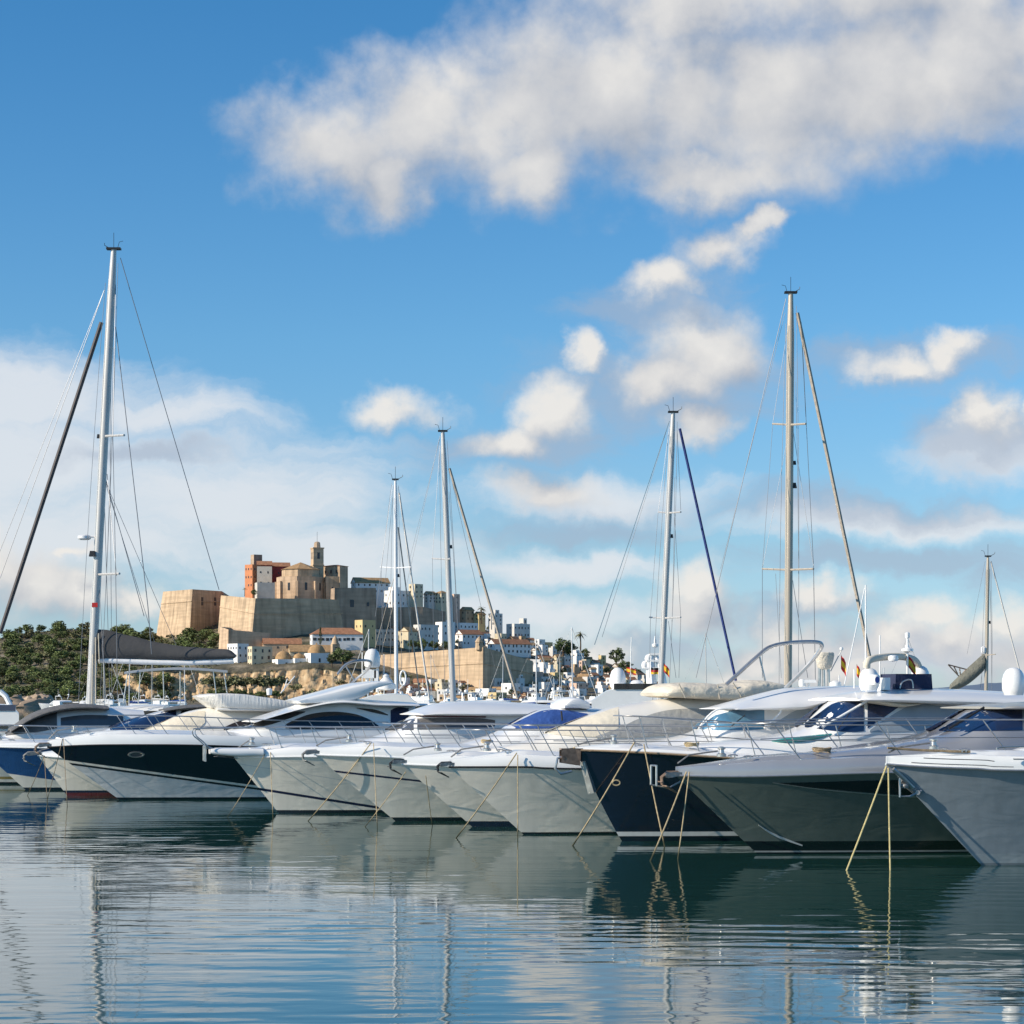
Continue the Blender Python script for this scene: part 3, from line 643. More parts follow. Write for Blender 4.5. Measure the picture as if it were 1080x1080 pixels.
# --- nearest bow
b = Boat('motor_yacht', 'grey hulled cruiser with white foredeck and rope coil, nearest bow of the row', (1035, 912.5), Y, 14.5, 4.2)
b.hull((935, 806), [(980, 809), (1040, 811), (1120, 813)], None, se=1.0, hm=.34, inset=.5, rail=steel)
b.hullob.data.materials.clear(); b.hullob.data.materials.append(hullmat('blue_grey_hull', (.16, .19, .21), [((0, .05), (10, .05), (.30, .34, .36)), ((0, .27), (10, .27), (.26, .30, .33))], rough=.18))
b.cabin('cabin', [(1060, 793), (1130, 776), (1180, 750), (1240, 742), (1340, 742)], gel, nose=1.6)
b.pane('windscreen', [(1136, 775, 777), (1158, 764, 778), (1182, 752, 778), (1215, 749, 778)], bglass, mirror=True)
b.pane('cabin_window', [(1222, 750, 776), (1270, 748, 776), (1330, 752, 772)], dglass)
b.cleat_coil(1.75, .55, .22, rope_d); b.windlass(1.2)
q, z = b.tip
ed = lambda qq, o=.0: Vector((qq, -(max(.03, b.deckw(qq)-.25-o)), b.zs(qq)+b.hm+.035))
MB().tube([ed(q+.02), ed(q+.35), ed(q+.8), ed(q+1.3, .05), ed(q+1.85, .1)], .028, 8).build('deck_line', rope_d, b.root)
for s0, s1, dz in ((.75, 2.2, .20), (.5, 2.6, .08), (2.6, 4.6, .26), (2.8, 5.0, .10)):
    st = MB(); qs = [q+lerp(s0, s1, i/10) for i in range(11)]
    st.tube([(qq, -(b.deckw(qq)+.012-.03*(dz/.3)), b.zs(qq)+dz) for qq in qs], .010, 5); st.build('deck_moulding_line', smoke, b.root)
mb = MB(); o = b.pt(953, 826, 0)
mb.tube([b.pt(942, 811, .12), b.pt(950, 818, .12), b.pt(963, 831, .10)], .05, 8)
mb.tube([b.pt(949, 821, .16), b.pt(949, 840, .16), b.pt(960, 840, .16), b.pt(972, 834, .16)], .03, 6); mb.tube([b.pt(949, 821, -.16), b.pt(949, 840, -.16), b.pt(960, 840, -.16), b.pt(972, 834, -.16)], .03, 6)
mb.tube([b.pt(949, 840, .16), b.pt(949, 840, -.16)], .03, 6); mb.build('anchor_frame', steel, b.root)
mb = MB(); mb.tube([b.pt(950, 824, 0), b.pt(966, 837, 0)], .05, 6); mb.lathe(b.pt(954, 829, .13), [(.09, -.05), (.11, 0), (.09, .05)], 10); mb.tube([b.pt(968, 836, -.2), b.pt(968, 836, .2)], .06, 6); mb.build('anchor', galv, b.root)
b.tube('handrail', [(1052, 791, 1.3), (1056, 788, 1.3), (1100, 787, 1.4), (1150, 787, 1.5)], .022, steel)
b.rope((935, 808), (893, 918), 'pale yellow line slanting left from the nearest bow', ta=.12, r=.028, m=mat('pale_yellow_rope', (.50, .42, .20), .9, var=.2, vs=9, bump=.6, bs=40), sag=.015)
b.rope((937, 810), (939, 918), 'pale yellow line hanging plumb from the nearest bow', ta=.16, r=.026, m=MATS['pale_yellow_rope'])
# --- teal board on the navy yacht's foredeck
p0 = NAVY.world(NAVY.pt(814, 786, .9)); p1 = NAVY.world(NAVY.pt(896, 777, .9)); dv = p1-p0; Lb = dv.length
mb = MB(); rings = []
for i in range(21):
    f = i/20; w = .36*(1-abs(2*f-1)**3)**.6+.02; h = .09*(1-abs(2*f-1)**4)+.015; q = Vector((f*Lb, 0, .10*(abs(2*f-1)**3)))
    rings.append([q+Vector((0, w*math.cos(a), h*math.sin(a)+w*.35*math.cos(a)*-1)) for a in [2*math.pi*k/16 for k in range(16)]])
mb.loft(rings); pb = empty('paddleboard', p0, math.atan2(dv.y, dv.x), 'teal paddleboard lying on the navy yacht\'s foredeck', 'paddleboard')
pb.rotation_euler = (0, -math.asin(dv.z/Lb), math.atan2(dv.y, dv.x))
mb.build('board', teal, pb)
mb = MB()
for f in (.3, .5, .62, .75): mb.tube([(f*Lb, -.36, .16), (f*Lb, -.1, .16), (f*Lb, .3, .02)], .015, 5)
mb.build('strap', gel, pb)
# ================================================================ sailing boats lying behind the row
def stay_obj(root, name, a, b, r, m, dd=(0, 0), n=6, sag=0.0):
    pa, pb_ = Vector(a), Vector(b); k = 10 if sag else 1
    pts = []
    for i in range(k+1):
        f = i/k; v = pa.lerp(pb_, f); v.z -= sag*math.sin(math.pi*f); pts.append(v)
    return MB().tube(pts, r, n).build(name, m, root)
def sail_hull(root, L, B, dirn, material, zd=1.35, off=.42):
    """fair sailing hull along X; dirn=-1 bow to the left"""
    us = [i/30 for i in range(31)]; mb = MB(); vs = [-.3, -.1, 0, .25, .5, .75, 1]
    def X(u, v): return dirn*((.5-.5+off)*L-u*L)+dirn*(.9*v*(1-u)**3)
    def wd(u, v): return B/2*(1-(1-min(u/.5, 1))**2)*(1-.35*clamp((u-.5)/.5)**1.6)*lerp(.62, 1, clamp(v)**.6)*(1 if v >= 0 else 1+v*1.8)
    Z = lambda u: zd+.35*(1-u)**2
    for sd in (-1, 1):
        mb.grid([[(X(u, v), sd*wd(u, v), v*Z(u)) for v in vs] for u in us], False, 0, (sd*dirn) > 0)
    tr = [(X(1, v), -wd(1, v), v*Z(1)) for v in vs]+[(X(1, v), wd(1, v), v*Z(1)) for v in vs[::-1]]; mb.cap(tr)
    mb.build('hull', material, root, angle=50)
    dk = MB().grid([[(X(u, 1), -wd(u, 1), Z(u)), (X(u, 1), -wd(u, 1)*.9, Z(u)+.05), (X(u, 1), 0, Z(u)+.12), (X(u, 1), wd(u, 1)*.9, Z(u)+.05), (X(u, 1), wd(u, 1), Z(u))] for u in us], False, 0, dirn < 0); dk.build('deck', gel, root)
    cr = [];
    for i in range(13):
        f = i/12; u = .30+.36*f; h = .48*min(1, f*4)**.7*(1 if f < .9 else .8); w = wd(u, 1)*.58
        cr.append([(X(u, 1), -w, Z(u)), (X(u, 1), -w*.9, Z(u)+h*.85), (X(u, 1), -w*.5, Z(u)+h), (X(u, 1), w*.5, Z(u)+h), (X(u, 1), w*.9, Z(u)+h*.85), (X(u, 1), w, Z(u))])
    m2 = MB().grid(cr, False, 0, dirn < 0); m2.cap(cr[0]); m2.cap(cr[-1]); co = m2.build('coachroof', gel, root)
    wn = MB()
    for u0 in (.38, .46, .54):
        x0, x1 = X(u0, 1), X(u0+.05, 1); w = wd(u0, 1)*.58+.005
        wn.box(((x0+x1)/2, -w*.955, Z(u0)+.24), (abs(x1-x0), .03, .14))
    wn.build('window', dglass, co)
    return X, wd, Z
def sailboat(label, d, base, top, r, m_mast, dirn, L, B, hullm, stays, spreaders, boom=None, taper=.6):
    q = P(base[0], base[1], d); t = P(top[0], top[1], d)
    dirv = (t-q)/(t.z-q.z); foot = q+dirv*(1.5-q.z)
    root = empty('sailing_boat', (foot.x, d, 0), 0, label, 'sailboat', 'sailing boats behind the mooring row')
    rel = lambda x, y, dd=0: P(x, y, d+dd)-Vector((foot.x, d, 0))
    sail_hull(root, L, B, dirn, hullm)
    a, c = foot-Vector((foot.x, d, 0)), t-Vector((foot.x, d, 0))
    mb = MB(); rr = [r, r, r, r*.95, r*taper]
    pts = [a.lerp(c, f) for f in (0, .3, .7, .9, 1)]
    mb.tube(pts, rr, 14); mast = mb.build('mast', m_mast, root, angle=60)
    hd = MB(); hd.box(c+Vector((0, 0, .03)), (r*3.2, r*1.6, .10)); hd.tube([c+Vector((-.2*dirn, 0, .05)), c+Vector((-.3*dirn, 0, .4)), c+Vector((-.5*dirn, .0, .45))], .014, 5)
    hd.tube([c+Vector((.2*dirn, 0, .05)), c+Vector((.5*dirn, 0, .22)), c+Vector((.5*dirn, 0, .34))], .018, 5); hd.tube([c, c+Vector((0, 0, .9))], .014, 5)
    hd.build('masthead_fittings', black, mast)
    for f0, sx_ in ((.97, 1), (.93, -1), (.80, 1)):
        e0, e1 = a.lerp(c, f0)+Vector((sx_*r*1.3, -r, 0)), a.lerp(c, .02)+Vector((sx_*r*2.4, -r*1.5, 0)); k_ = 6
        MB().tube([e0.lerp(e1, i/k_)+Vector((sx_*.10*math.sin(math.pi*i/k_), 0, 0)) for i in range(k_+1)], .013, 5).build('halyard', wire, mast)
    MB().box(a.lerp(c, .62)+Vector((dirn*r*1.3, 0, 0)), (.16, .14, .22), taper=.7).build('steaming_light', black, mast)
    for (x0, x1, y) in spreaders:
        xm = lerp(base[0], top[0], (base[1]-y)/(base[1]-top[1])); k = 1.3/max(.3, abs(x0-x1)/2/F*d)
        s0 = rel(x0, y, 1.6*B/4); s1 = rel(x1, y, -1.6*B/4); mm = rel(xm, y+1)
        MB().tube([s0, mm, s1], r*.28, 6).build('spreader', m_mast, root)
    for (p, s_, rr_, mm, nm, dd) in stays:
        st = stay_obj(root, nm, rel(p[0], p[1], dd[0]), rel(s_[0], s_[1], dd[1]), rr_, mm)
    return root, rel, mast
navyhull = mat('sail_navy_hull', (.012, .018, .05), .2, coat=.8); whitehull = mat('sail_white_hull', (.74, .74, .72), .25, coat=.6)
tanw = wire
# tall mast with the charcoal sail bag
r_, rel, mast = sailboat('tall sailing yacht with silver mast and charcoal sail bag on its boom', 118, (95, 750), (120, 263), .24, alu, -1, 23, 5.4, whitehull,
    [((107, 340), (0, 668), .12, dwire, 'furled_sail', (0, 0)), ((110, 306), (0, 610), .016, wire, 'stay', (0, .5)), ((110, 306), (-6, 596), .014, wire, 'stay', (0, .8)),
     ((127, 272), (231, 622), .022, wire, 'stay', (0, 0)), ((122, 345), (156, 640), .026, wire, 'stay', (0, -1)), ((156, 640), (160, 690), .026, wire, 'stay', (-1, -1)),
     ((122, 300), (119, 460), .018, wire, 'stay', (0, -1.9)), ((119, 460), (122, 605), .018, wire, 'stay', (-1.9, -2)), ((122, 605), (124, 740), .018, wire, 'stay', (-2, -2)),
     ((113, 500), (123, 608), .016, wire, 'stay', (0, -2)), ((110, 500), (152, 650), .02, wire, 'stay', (0, 0)), ((112, 510), (190, 690), .014, wire, 'stay', (0, 0)), ((112, 512), (170, 700), .014, wire, 'stay', (0, .5)),
     ((110, 520), (116, 738), .014, wire, 'stay', (0, .9)), ((104, 608), (112, 740), .014, wire, 'stay', (0, -1.2)), ((119, 330), (116, 459), .014, wire, 'stay', (0, 1.5)), ((116, 459), (118, 735), .014, wire, 'stay', (1.5, 1.7))],
    [(107, 131, 459), (102, 126, 605)])
# boom and sail bag
bp = [(104, 696), (150, 698), (200, 699), (246, 697)]
MB().tube([rel(x, y) for x, y in bp], .16, 10).build('boom', walu, r_)
tp = smoothpts([(103, 700, 664), (112, 699, 664), (140, 698, 671), (175, 699, 679), (210, 699, 683), (240, 698, 685), (248, 697, 690)], 6); rings = []
for i, (x, yb, yt) in enumerate(tp):
    c0, c1 = rel(x, yb-3), rel(x, yt); h = c1.z-c0.z; ring = []
    for k in range(18):
        a = 2*math.pi*k/18; g = (math.sin(a)+1)/2
        w = .38*(1-.5*g)*(1+.03*math.sin(i*.6+2*a)); ring.append(Vector((c0.x, w*math.cos(a), lerp(c0.z, c1.z, g)+.012*math.sin(i*1.1))))
    rings.append(ring)
MB().loft(rings).build('sail_bag', gcan, r_)
# bimini with legs
rows = [[rel(x, y+.8*((j-3)/3)**2, -1.6+3.2*j/6) for j in range(7)] for x, y in smoothpts([(131, 708.5), (150, 706), (180, 704), (210, 704.5), (240, 707)], 4)]
low = [[v-Vector((0, 0, .09)) for v in r] for r in rows]
mb = MB().grid(rows, False, 0, False).grid(low, False, 0, True)
rg = lambda G: G[0]+[r[-1] for r in G[1:]]+G[-1][::-1][1:]+[r[0] for r in G[::-1]][1:-1]
mb.grid([rg(rows), rg(low)], True); mb.build('bimini', mat('silver_bimini', (.32, .35, .38), .5, var=.05), r_)
for x, x2 in ((135, 130), (148, 146), (172, 173), (190, 190), (225, 229), (236, 241)):
    MB().tube([rel(x, 708, -1.5), rel(x2, 742, -1.5)], .03, 6).build('bimini_leg', steel, r_)
rd = MB().lathe(rel(89, 567), [(.25, -.12), (.36, -.06), (.36, .08), (.22, .14)], 16); rd.tube([rel(89, 566), rel(103, 566)], .06, 6); rd.build('radar', walu, r_)
MB().box(rel(97.5, 584, -.2), (.34, .3, .3), taper=.7).build('deck_light', black, r_)
MB().box(rel(100, 638, -.23), (.30, .03, .24)).build('sponsor_patch', redm, mast)
hl = MB(); tp = smoothpts([(60, 756, 751), (75, 757, 747), (120, 757, 745), (156, 757, 743), (176, 757, 743)], 4); rings = []
for x, yb, yt in tp:
    a_, b_ = rel(x, yb), rel(x, yt); rings.append([Vector((a_.x, 1.5*math.cos(t)*(1), lerp(a_.z, b_.z, max(0, math.sin(t))**.5))) for t in [math.pi*k/12 for k in range(13)]])
hl.grid(rings); hl.cap(rings[0]); hl.cap(rings[-1]); hl.build('deckhouse', gel, r_)
MB().box(rel(150, 752.5, -1.55), (3.6, .06, .28)).build('deckhouse_window', dglass, r_)
for i, (x, y0, y1) in enumerate([(98, 690, 742), (101, 672, 742), (104, 668, 700)]):
    MB().tube([rel(x, y0, -.3), rel(x-1+i, y1, -.3)], .035, 5).build('halyard', mat('cream_halyard', (.5, .45, .36), .9), mast)
# white mast
r_, rel, mast = sailboat('sailing boat with white mast and spreader above the domed yacht', 150, (418, 735), (417, 506), .14, walu, 1, 14, 3.8, whitehull,
    [((421, 520), (453, 738), .07, whsail, 'furled_sail', (0, 0)), ((420, 556), (443, 735), .05, tansail, 'furled_sail', (0, .6)), ((413, 510), (396, 650), .014, wire, 'stay', (0, 0)), ((415, 512), (400, 690), .012, wire, 'stay', (0, .4)),
     ((414, 512), (402, 597), .01, wire, 'stay', (0, -.9)), ((402, 597), (404, 720), .012, wire, 'stay', (-.9, -1)), ((420, 512), (434, 599), .01, wire, 'stay', (0, .9)), ((434, 599), (431, 720), .012, wire, 'stay', (.9, 1)), ((418, 600), (386, 720), .02, tansail, 'stay', (0, 0)), ((418, 625), (392, 730), .02, tansail, 'stay', (0, .3))],
    [(401, 434, 598)])
# silver mast
r_, rel, mast = sailboat('sailing boat with slender silver mast and tan furled jib in front of the golden wall', 138, (478, 740), (467, 455), .19, alu, 1, 16, 4.2, whitehull,
    [((474, 494), (546, 737), .10, tansail, 'furled_sail', (0, 0)), ((464, 460), (428, 620), .012, wire, 'stay', (0, 0)), ((464, 462), (432, 590), .01, wire, 'stay', (0, .5)), ((464, 470), (456, 589), .012, wire, 'stay', (0, -1)), ((456, 589), (458, 720), .012, wire, 'stay', (-1, -1.1)), ((475, 500), (524, 712), .012, wire, 'stay', (0, .5))],
    [(456, 475, 589)])
# blue furled jib
r_, rel, mast = sailboat('sailing boat with silver mast and deep blue furled jib', 128, (697, 725), (710, 435), .19, alu, 1, 16, 4.4, whitehull,
    [((717, 452), (777, 722), .085, bluesail, 'furled_sail', (0, 0)), ((706, 444), (627, 680), .022, mat('teal_backstay', (.05, .17, .25), .5), 'stay', (0, 0)), ((706, 444), (635, 672), .012, wire, 'stay', (0, .5)), ((706, 450), (694, 541), .012, wire, 'stay', (0, -1)), ((694, 541), (686, 651), .012, wire, 'stay', (-1, -1.2)), ((686, 651), (685, 715), .014, wire, 'stay', (-1.2, -1.2)),
     ((714, 450), (718, 538), .012, wire, 'stay', (0, 1)), ((711, 540), (718, 651), .012, wire, 'stay', (1, 1.2)), ((718, 651), (716, 715), .014, wire, 'stay', (1.2, 1.2)), ((705, 655), (713, 715), .012, wire, 'stay', (0, .3))],
    [(695, 718, 540), (685, 718, 651)])
fl = flag('spanish_courtesy_flag', r_, rel(700, 699, -.4), .55, .5, SPAIN, drape=.9, mats_=[redm, yelm])
# tallest gold mast
r_, rel, mast = sailboat('sailing yacht with tall gold anodised mast rising behind the aerial hoop', 122, (831, 725), (834, 309), .22, tanalu, 1, 19, 4.8, navyhull,
    [((841, 330), (917, 692), .11, tansail, 'furled_sail', (0, 0)), ((829, 315), (734, 715), .02, wire, 'stay', (0, 0)), ((828, 330), (760, 600), .01, wire, 'stay', (0, .6)), ((845, 340), (850, 440), .02, wire, 'stay', (0, 1)), ((850, 440), (858, 597), .016, wire, 'stay', (1, 1.3)), ((858, 597), (860, 720), .02, wire, 'stay', (1.3, 1.3)),
     ((831, 345), (815, 447), .012, wire, 'stay', (0, -1)), ((815, 447), (804, 601), .012, wire, 'stay', (-1, -1.3)), ((804, 601), (804, 715), .016, wire, 'stay', (-1.3, -1.3)), ((836, 450), (858, 597), .014, mat('pale_line', (.6, .6, .6), .6), 'stay', (0, 1.3)), ((829, 470), (804, 600), .01, wire, 'stay', (0, -1.3)), ((836, 612), (852, 715), .014, wire, 'stay', (0, .5)), ((818, 605), (824, 715), .012, wire, 'stay', (0, -.5)), ((830, 610), (822, 650), .012, MATS['pale_line'], 'stay', (0, .5))],
    [(815, 850, 447), (804, 858, 600)])
MB().box(rel(837.5, 512), (.3, .25, .3), taper=.6).build('deck_light', black, mast)
# short mast with grey boom lifted
r_, rel, mast = sailboat('sailing boat with short mast and grey sail bag slanting down', 160, (1040, 730), (1042, 587), .14, tanalu, 1, 13, 3.8, whitehull,
    [((1045, 592), (1075, 706), .055, whsail, 'furled_sail', (0, 0)), ((1039, 592), (1020, 690), .01, wire, 'stay', (0, 0)), ((1044, 600), (1046, 720), .01, wire, 'stay', (0, .9)), ((1038, 690), (1034, 725), .012, wire, 'stay', (0, .4))],
    [(1035, 1050, 690)])
tp = smoothpts([(1038, 706, 690), (1036, 709, 690.5), (1022, 721, 703), (1008, 728, 716), (1003, 729, 721), (1002, 729, 722)], 5); rings = []
for x, yb, yt in tp:
    a_, b_ = rel(x, yb), rel(x, yt); rings.append([Vector((a_.x, .30*math.cos(t)*(1-.6*max(0, math.sin(t))), lerp(a_.z, b_.z, (math.sin(t)+1)/2))) for t in [2*math.pi*k/12 for k in range(12)]])
MB().loft(rings).build('sail_bag', mat('olive_grey_canvas', (.16, .16, .13), .85, var=.15, bump=.4, bs=4), r_)
gt = MB()
for a_, b_ in (((1000, 701), (1012, 714)), ((1000, 701), (1019, 706)), ((1012, 714), (1019, 706)), ((1006, 703), (1010, 711)), ((1012, 705), (1013, 713))): gt.tube([rel(*a_), rel(*b_)], .05, 5)
gt.build('davit', mat('bronze_davit', (.20, .16, .13), .5, metal=.5), r_)
MB().lathe(rel(1037.5, 686), [(.15, -.2), (.2, -.1), (.2, .2), (.1, .3)], 12).build('radar', walu, r_)

# ---------------------------------------------------------------- yachts with domes behind the row
def big_yacht(label, d, x, L, yaw, parts):
    p = P(x, 735, d); root = empty('motor_yacht', (p.x, d, 0), 0, label, 'motor yacht', 'motor yachts behind the mooring row')
    rel = lambda xx, yy, dd=0: P(xx, yy, d+dd)-Vector((p.x, d, 0))
    sail_hull(root, L, L*.27, -1, whitehull, zd=2.0)
    return root, rel
def pedestal_dome(root, rel, x, y0, y1, w, d, dd=0, yb=None):
    a, t = rel(x, y1, dd), rel(x, y0, dd); h = t.z-a.z; r = w/2/F*d
    MB().lathe(a, [(r*.8, 0), (r*.97, h*.1), (r, h*.45), (r*.95, h*.62), (r*.78, h*.82), (r*.45, h*.96), (.01, h)], 22).build('satellite_dome', gel, root, angle=60)
    if yb: MB().tube([rel(x, yb, dd), a+Vector((0, 0, .02))], r*.4, 10).build('dome_pedestal', gel, root)
root, rel = big_yacht('white yacht with large ribbed dome on a mast, before the cliff', 135, 415, 18, 0, None)
pedestal_dome(root, rel, 392.5, 684, 704, 17, 135)
mb = MB()
for x, y0, y1 in ((387, 705, 730), (398, 705, 730), (392, 706, 730)): mb.tube([rel(x, y0), rel(x, y1)], .09, 8)
mb.box(rel(390, 711), (.8, .5, .5)); mb.box(rel(397, 713), (.25, .5, .7)); mb.tube([rel(386, 707), rel(399, 707)], .07, 6); mb.build('dome_tower', gel, root)
MB().lathe(rel(407, 728), [(.3, 0), (.62, .1), (.62, .35), (.4, .5), (.45, .55), (.2, .8), (.22, .9), (.05, 1.05)], 18).build('radar', gel, root)
rings = [[rel(x, y, dd) for dd, y in ((-2, yb), (-2, yt+1), (-1, yt), (1, yt), (2, yt+1), (2, yb))] for x, yb, yt in ((380, 745, 737), (392, 745, 733), (415, 745, 731), (430, 745, 732), (440, 745, 741))]
mb = MB().grid(rings); mb.cap(rings[0]); mb.cap(rings[-1]); mb.build('flybridge', gel, root)
mb = MB(); c = rel(425, 715, -.3); mb.tube([c+Vector((.18*math.cos(t), 0, .45*math.sin(t))) for t in [2*math.pi*k/18 for k in range(19)]], .06, 6); mb.tube([c+Vector((0, 0, -.45)), c+Vector((-.4, 0, -.9))], .04, 5); mb.build('lifebuoy', gel, root)
for x, y0 in ((382, 688), (405, 690)): MB().tube([rel(x, y0), rel(x, 735)], .03, 5).build('whip_aerial', gel, root)
flag('spanish_ensign', root, rel(393, 731, -1), .6, .35, SPAIN, drape=.9, mats_=[redm, yelm])
root, rel = big_yacht('large white yacht carrying an egg shaped dome and a stacked radar mast', 190, 672, 26, 0, None)
pedestal_dome(root, rel, 651.5, 704, 726, 17, 190, yb=740)
rings = [[rel(x, y, dd) for dd, y in ((-2.5, yb), (-2.5, yt+1), (-1.5, yt), (1.5, yt), (2.5, yt+1), (2.5, yb))] for x, yb, yt in ((624, 752, 738), (640, 752, 728), (665, 752, 721), (690, 752, 721), (720, 752, 728))]
mb = MB().grid(rings); mb.cap(rings[0]); mb.cap(rings[-1]); mb.build('superstructure', gel, root)
mb = MB(); mb.box(rel(675, 724, -2.55), (4.5, .1, .5)); mb.build('cabin_window', dglass, root)
mb = MB().tube([rel(688, 735), rel(686, 700), rel(687, 690)], [.5, .4, .25], 8); mb.tube([rel(701, 735), rel(696, 700), rel(690, 690)], [.4, .3, .2], 8)
for y, w in ((705, 10), (697, 8), (690, 5)): mb.box(rel(690, y), (w/F*190*2, .7, .18))
mb.build('radar_mast', gel, root)
pedestal_dome(root, rel, 684, 690, 698, 8, 190); pedestal_dome(root, rel, 680, 697, 705, 7, 190); pedestal_dome(root, rel, 671, 717, 727, 16, 190)
MB().lathe(rel(691, 683), [(.15, 0), (.28, .1), (.28, .3), (.1, .4), (.12, .5), (.05, 1.0)], 10).build('navigation_light', gel, root)
MB().tube([rel(664, 740), rel(666, 672)], .05, 6).build('flagstaff', gel, root)
flag('spanish_ensign', root, rel(660.5, 703, 0), 1.0, .5, SPAIN, drape=.35, mats_=[redm, yelm])
flag('german_flag', root, rel(686.5, 704, -1), .85, .55, [(0, .34, 0), (.34, .67, 1), (.67, 1, 2)], drape=.12, mats_=[blkm, redm, yelm])
mb = MB().tube([rel(645, 742), rel(646, 734), rel(652, 732), rel(672, 731)], .12, 8); mb.build('arch', gel, root)
# yacht with wrapped searchlight and ensign behind the hardtops
root, rel = big_yacht('white yacht with cream wrapped radar pod and drooping Spanish ensign, behind the hardtops', 95, 880, 17, 0, None)
rings = [[rel(x, y, dd) for dd, y in ((-1.8, yb), (-1.8, yt+2), (-1, yt), (1, yt), (1.8, yt+2), (1.8, yb))] for x, yb, yt in ((840, 760, 742), (855, 760, 730), (900, 760, 727), (960, 760, 728), (990, 760, 742))]
mb = MB().grid(rings); mb.cap(rings[0]); mb.cap(rings[-1]); mb.build('superstructure', gel, root)
a, t = rel(869.5, 706), rel(869.5, 688); h = t.z-a.z
rings = [[a+Vector((rx*math.cos(k*math.pi/8)*(1+.06*math.sin(k*2.5+j)), rx*.8*math.sin(k*math.pi/8), h*f)) for k in range(16)] for j, (f, rx) in enumerate(((0, .18), (.12, .30), (.45, .36), (.8, .43), (.95, .44), (1, .40)))]
MB().loft(rings).build('wrapped_pod', mat('cream_wrap', (.62, .57, .48), .85, var=.08, bump=.5, bs=6), root)
mb = MB()
for x in (864, 869, 874): mb.tube([rel(x, 728), rel(x+(.5 if x < 869 else -.5), 703)], .07, 8)
mb.build('pod_legs', steel, root)
MB().tube([rel(876, 708), rel(887.5, 686)], .025, 6).build('flagstaff', alu, root)
MB().lathe(rel(887.5, 686), [(.05, 0), (.08, .03), (.08, .12), (.03, .15)], 10).build('navigation_light', gel, root)
flag('spanish_ensign', root, rel(887, 690, 0), .42, .62, [(0, .3, 0), (.3, .7, 1), (.7, 1, 0)], drape=1.1, mats_=[redm, yelm])
for x, y0 in ((898, 620), (885, 712)): MB().tube([rel(x-8 if y0 < 700 else x, 725), rel(x+14 if y0 < 700 else x, y0)], .025, 6).build('whip_aerial', gel, root)
MB().lathe(rel(846, 725), [(.1, 0), (.16, .05), (.16, .3), (.08, .36)], 12).build('compass_dome', gel, root)
mb = MB(); mb.box(rel(853, 718.5), (.65, .3, .13), taper=.85); mb.tube([rel(853, 719), rel(853, 727)], .06, 6); mb.build('open_array_radar', gel, root)
MB().lathe(rel(881, 727), [(.25, 0), (.28, .05), (.25, .3), (.1, .38)], 14).build('satellite_dome', gel, root)
flag('spanish_ensign', root, rel(903.5, 700, 0), .3, .5, SPAIN, drape=1.1, mats_=[redm, yelm])
# white boat at the left edge
root, rel = big_yacht('white motor yacht with raked arch at the frame edge, behind the grey hood', 112, -12, 15, 0, None)
rings = [[rel(x, y, dd) for dd, y in ((-1.8, yb), (-1.8, yt+2), (-1, yt), (1, yt), (1.8, yt+2), (1.8, yb))] for x, yb, yt in ((-50, 765, 752), (-30, 765, 743), (-5, 765, 742), (12, 765, 743), (20, 765, 752))]
mb = MB().grid(rings); mb.cap(rings[0]); mb.cap(rings[-1]); mb.build('superstructure', gel, root)
MB().tube([rel(11, 744), rel(6, 734), rel(0, 729)], .14, 8).build('arch', gel, root)
MB().box(rel(2, 746.5, -1.82), (1.4, .06, .3)).build('cabin_window', bglass, root)
# ================================================================ hill, fortress, old town
SKY = [(-140, 682), (-80, 677), (0, 673), (30, 668), (60, 664), (90, 663), (120, 666), (150, 669), (170, 668), (200, 656), (230, 648), (250, 634), (290, 629), (345, 627), (370, 629), (400, 635), (450, 646), (500, 661), (530, 669), (560, 675), (600, 689), (640, 699), (680, 712), (700, 724), (730, 734), (770, 741.5)]
D0, D1, YB = 1150.0, 1500.0, 743.5
def cliffw(x): return interp([(20, 0), (110, .15), (135, 1), (385, 1), (470, .75), (520, 0)], x)
def cliff_top(x): return interp([(100, 722), (140, 706), (250, 707), (330, 702), (400, 710), (470, 716), (520, 724)], x)
def dterr(x, y):
    ys = interp(SKY, x); t = clamp((YB-y)/max(1, YB-ys), 0, 1)
    ct = cliff_top(x); c = clamp((YB-ct)/max(1, YB-ys), .05, .9)
    g = interp([(0, 0), (.12*c, .195), (.93*c, .222), (c, .24), (1, 1)], t)
    return D0+(D1-D0)*lerp(t, g, cliffw(x))
xs = [-140+i*3 for i in range(304)]; rows = []
for j in range(64):
    t = j/63; r = []
    for x in xs:
        ys = interp(SKY, x); y = lerp(YB, ys, t); d = dterr(x, y)
        nz = mnoise.fractal(Vector((x*.06, y*.10, 1.3)), 1.0, 2.0, 5)
        d2 = d+abs(nz)*9*math.sin(math.pi*clamp(t*1.02))*(1-.85*cliffw(x)*clamp((y-cliff_top(x)+14)/14))
        v = P(x, y, d2)
        if cliffw(x) > .3 and y > cliff_top(x)-1 and t > .02:
            v.y += (1+5.5*abs(mnoise.fractal(Vector((x*.16+y*.05, y*.018, 7.7)), 1.0, 2.2, 4)))*cliffw(x)
        r.append(v)
    rows.append(r)
for k in range(1, 9):
    r = []
    for i, x in enumerate(xs):
        top = rows[63][i]; f = k/8; r.append(Vector((top.x*(1+.02*k), top.y+60*k, lerp(top.z, -2, f**1.6))))
    rows.append(r)
front = [Vector((v.x, v.y-30, -3)) for v in rows[0]]
mb = MB().grid([front]+rows, False, 0, False)
gm = bpy.data.materials.new('hillside_ground'); nt, N, L, bs = nodes_of(gm); bs.inputs['Roughness'].default_value = .95
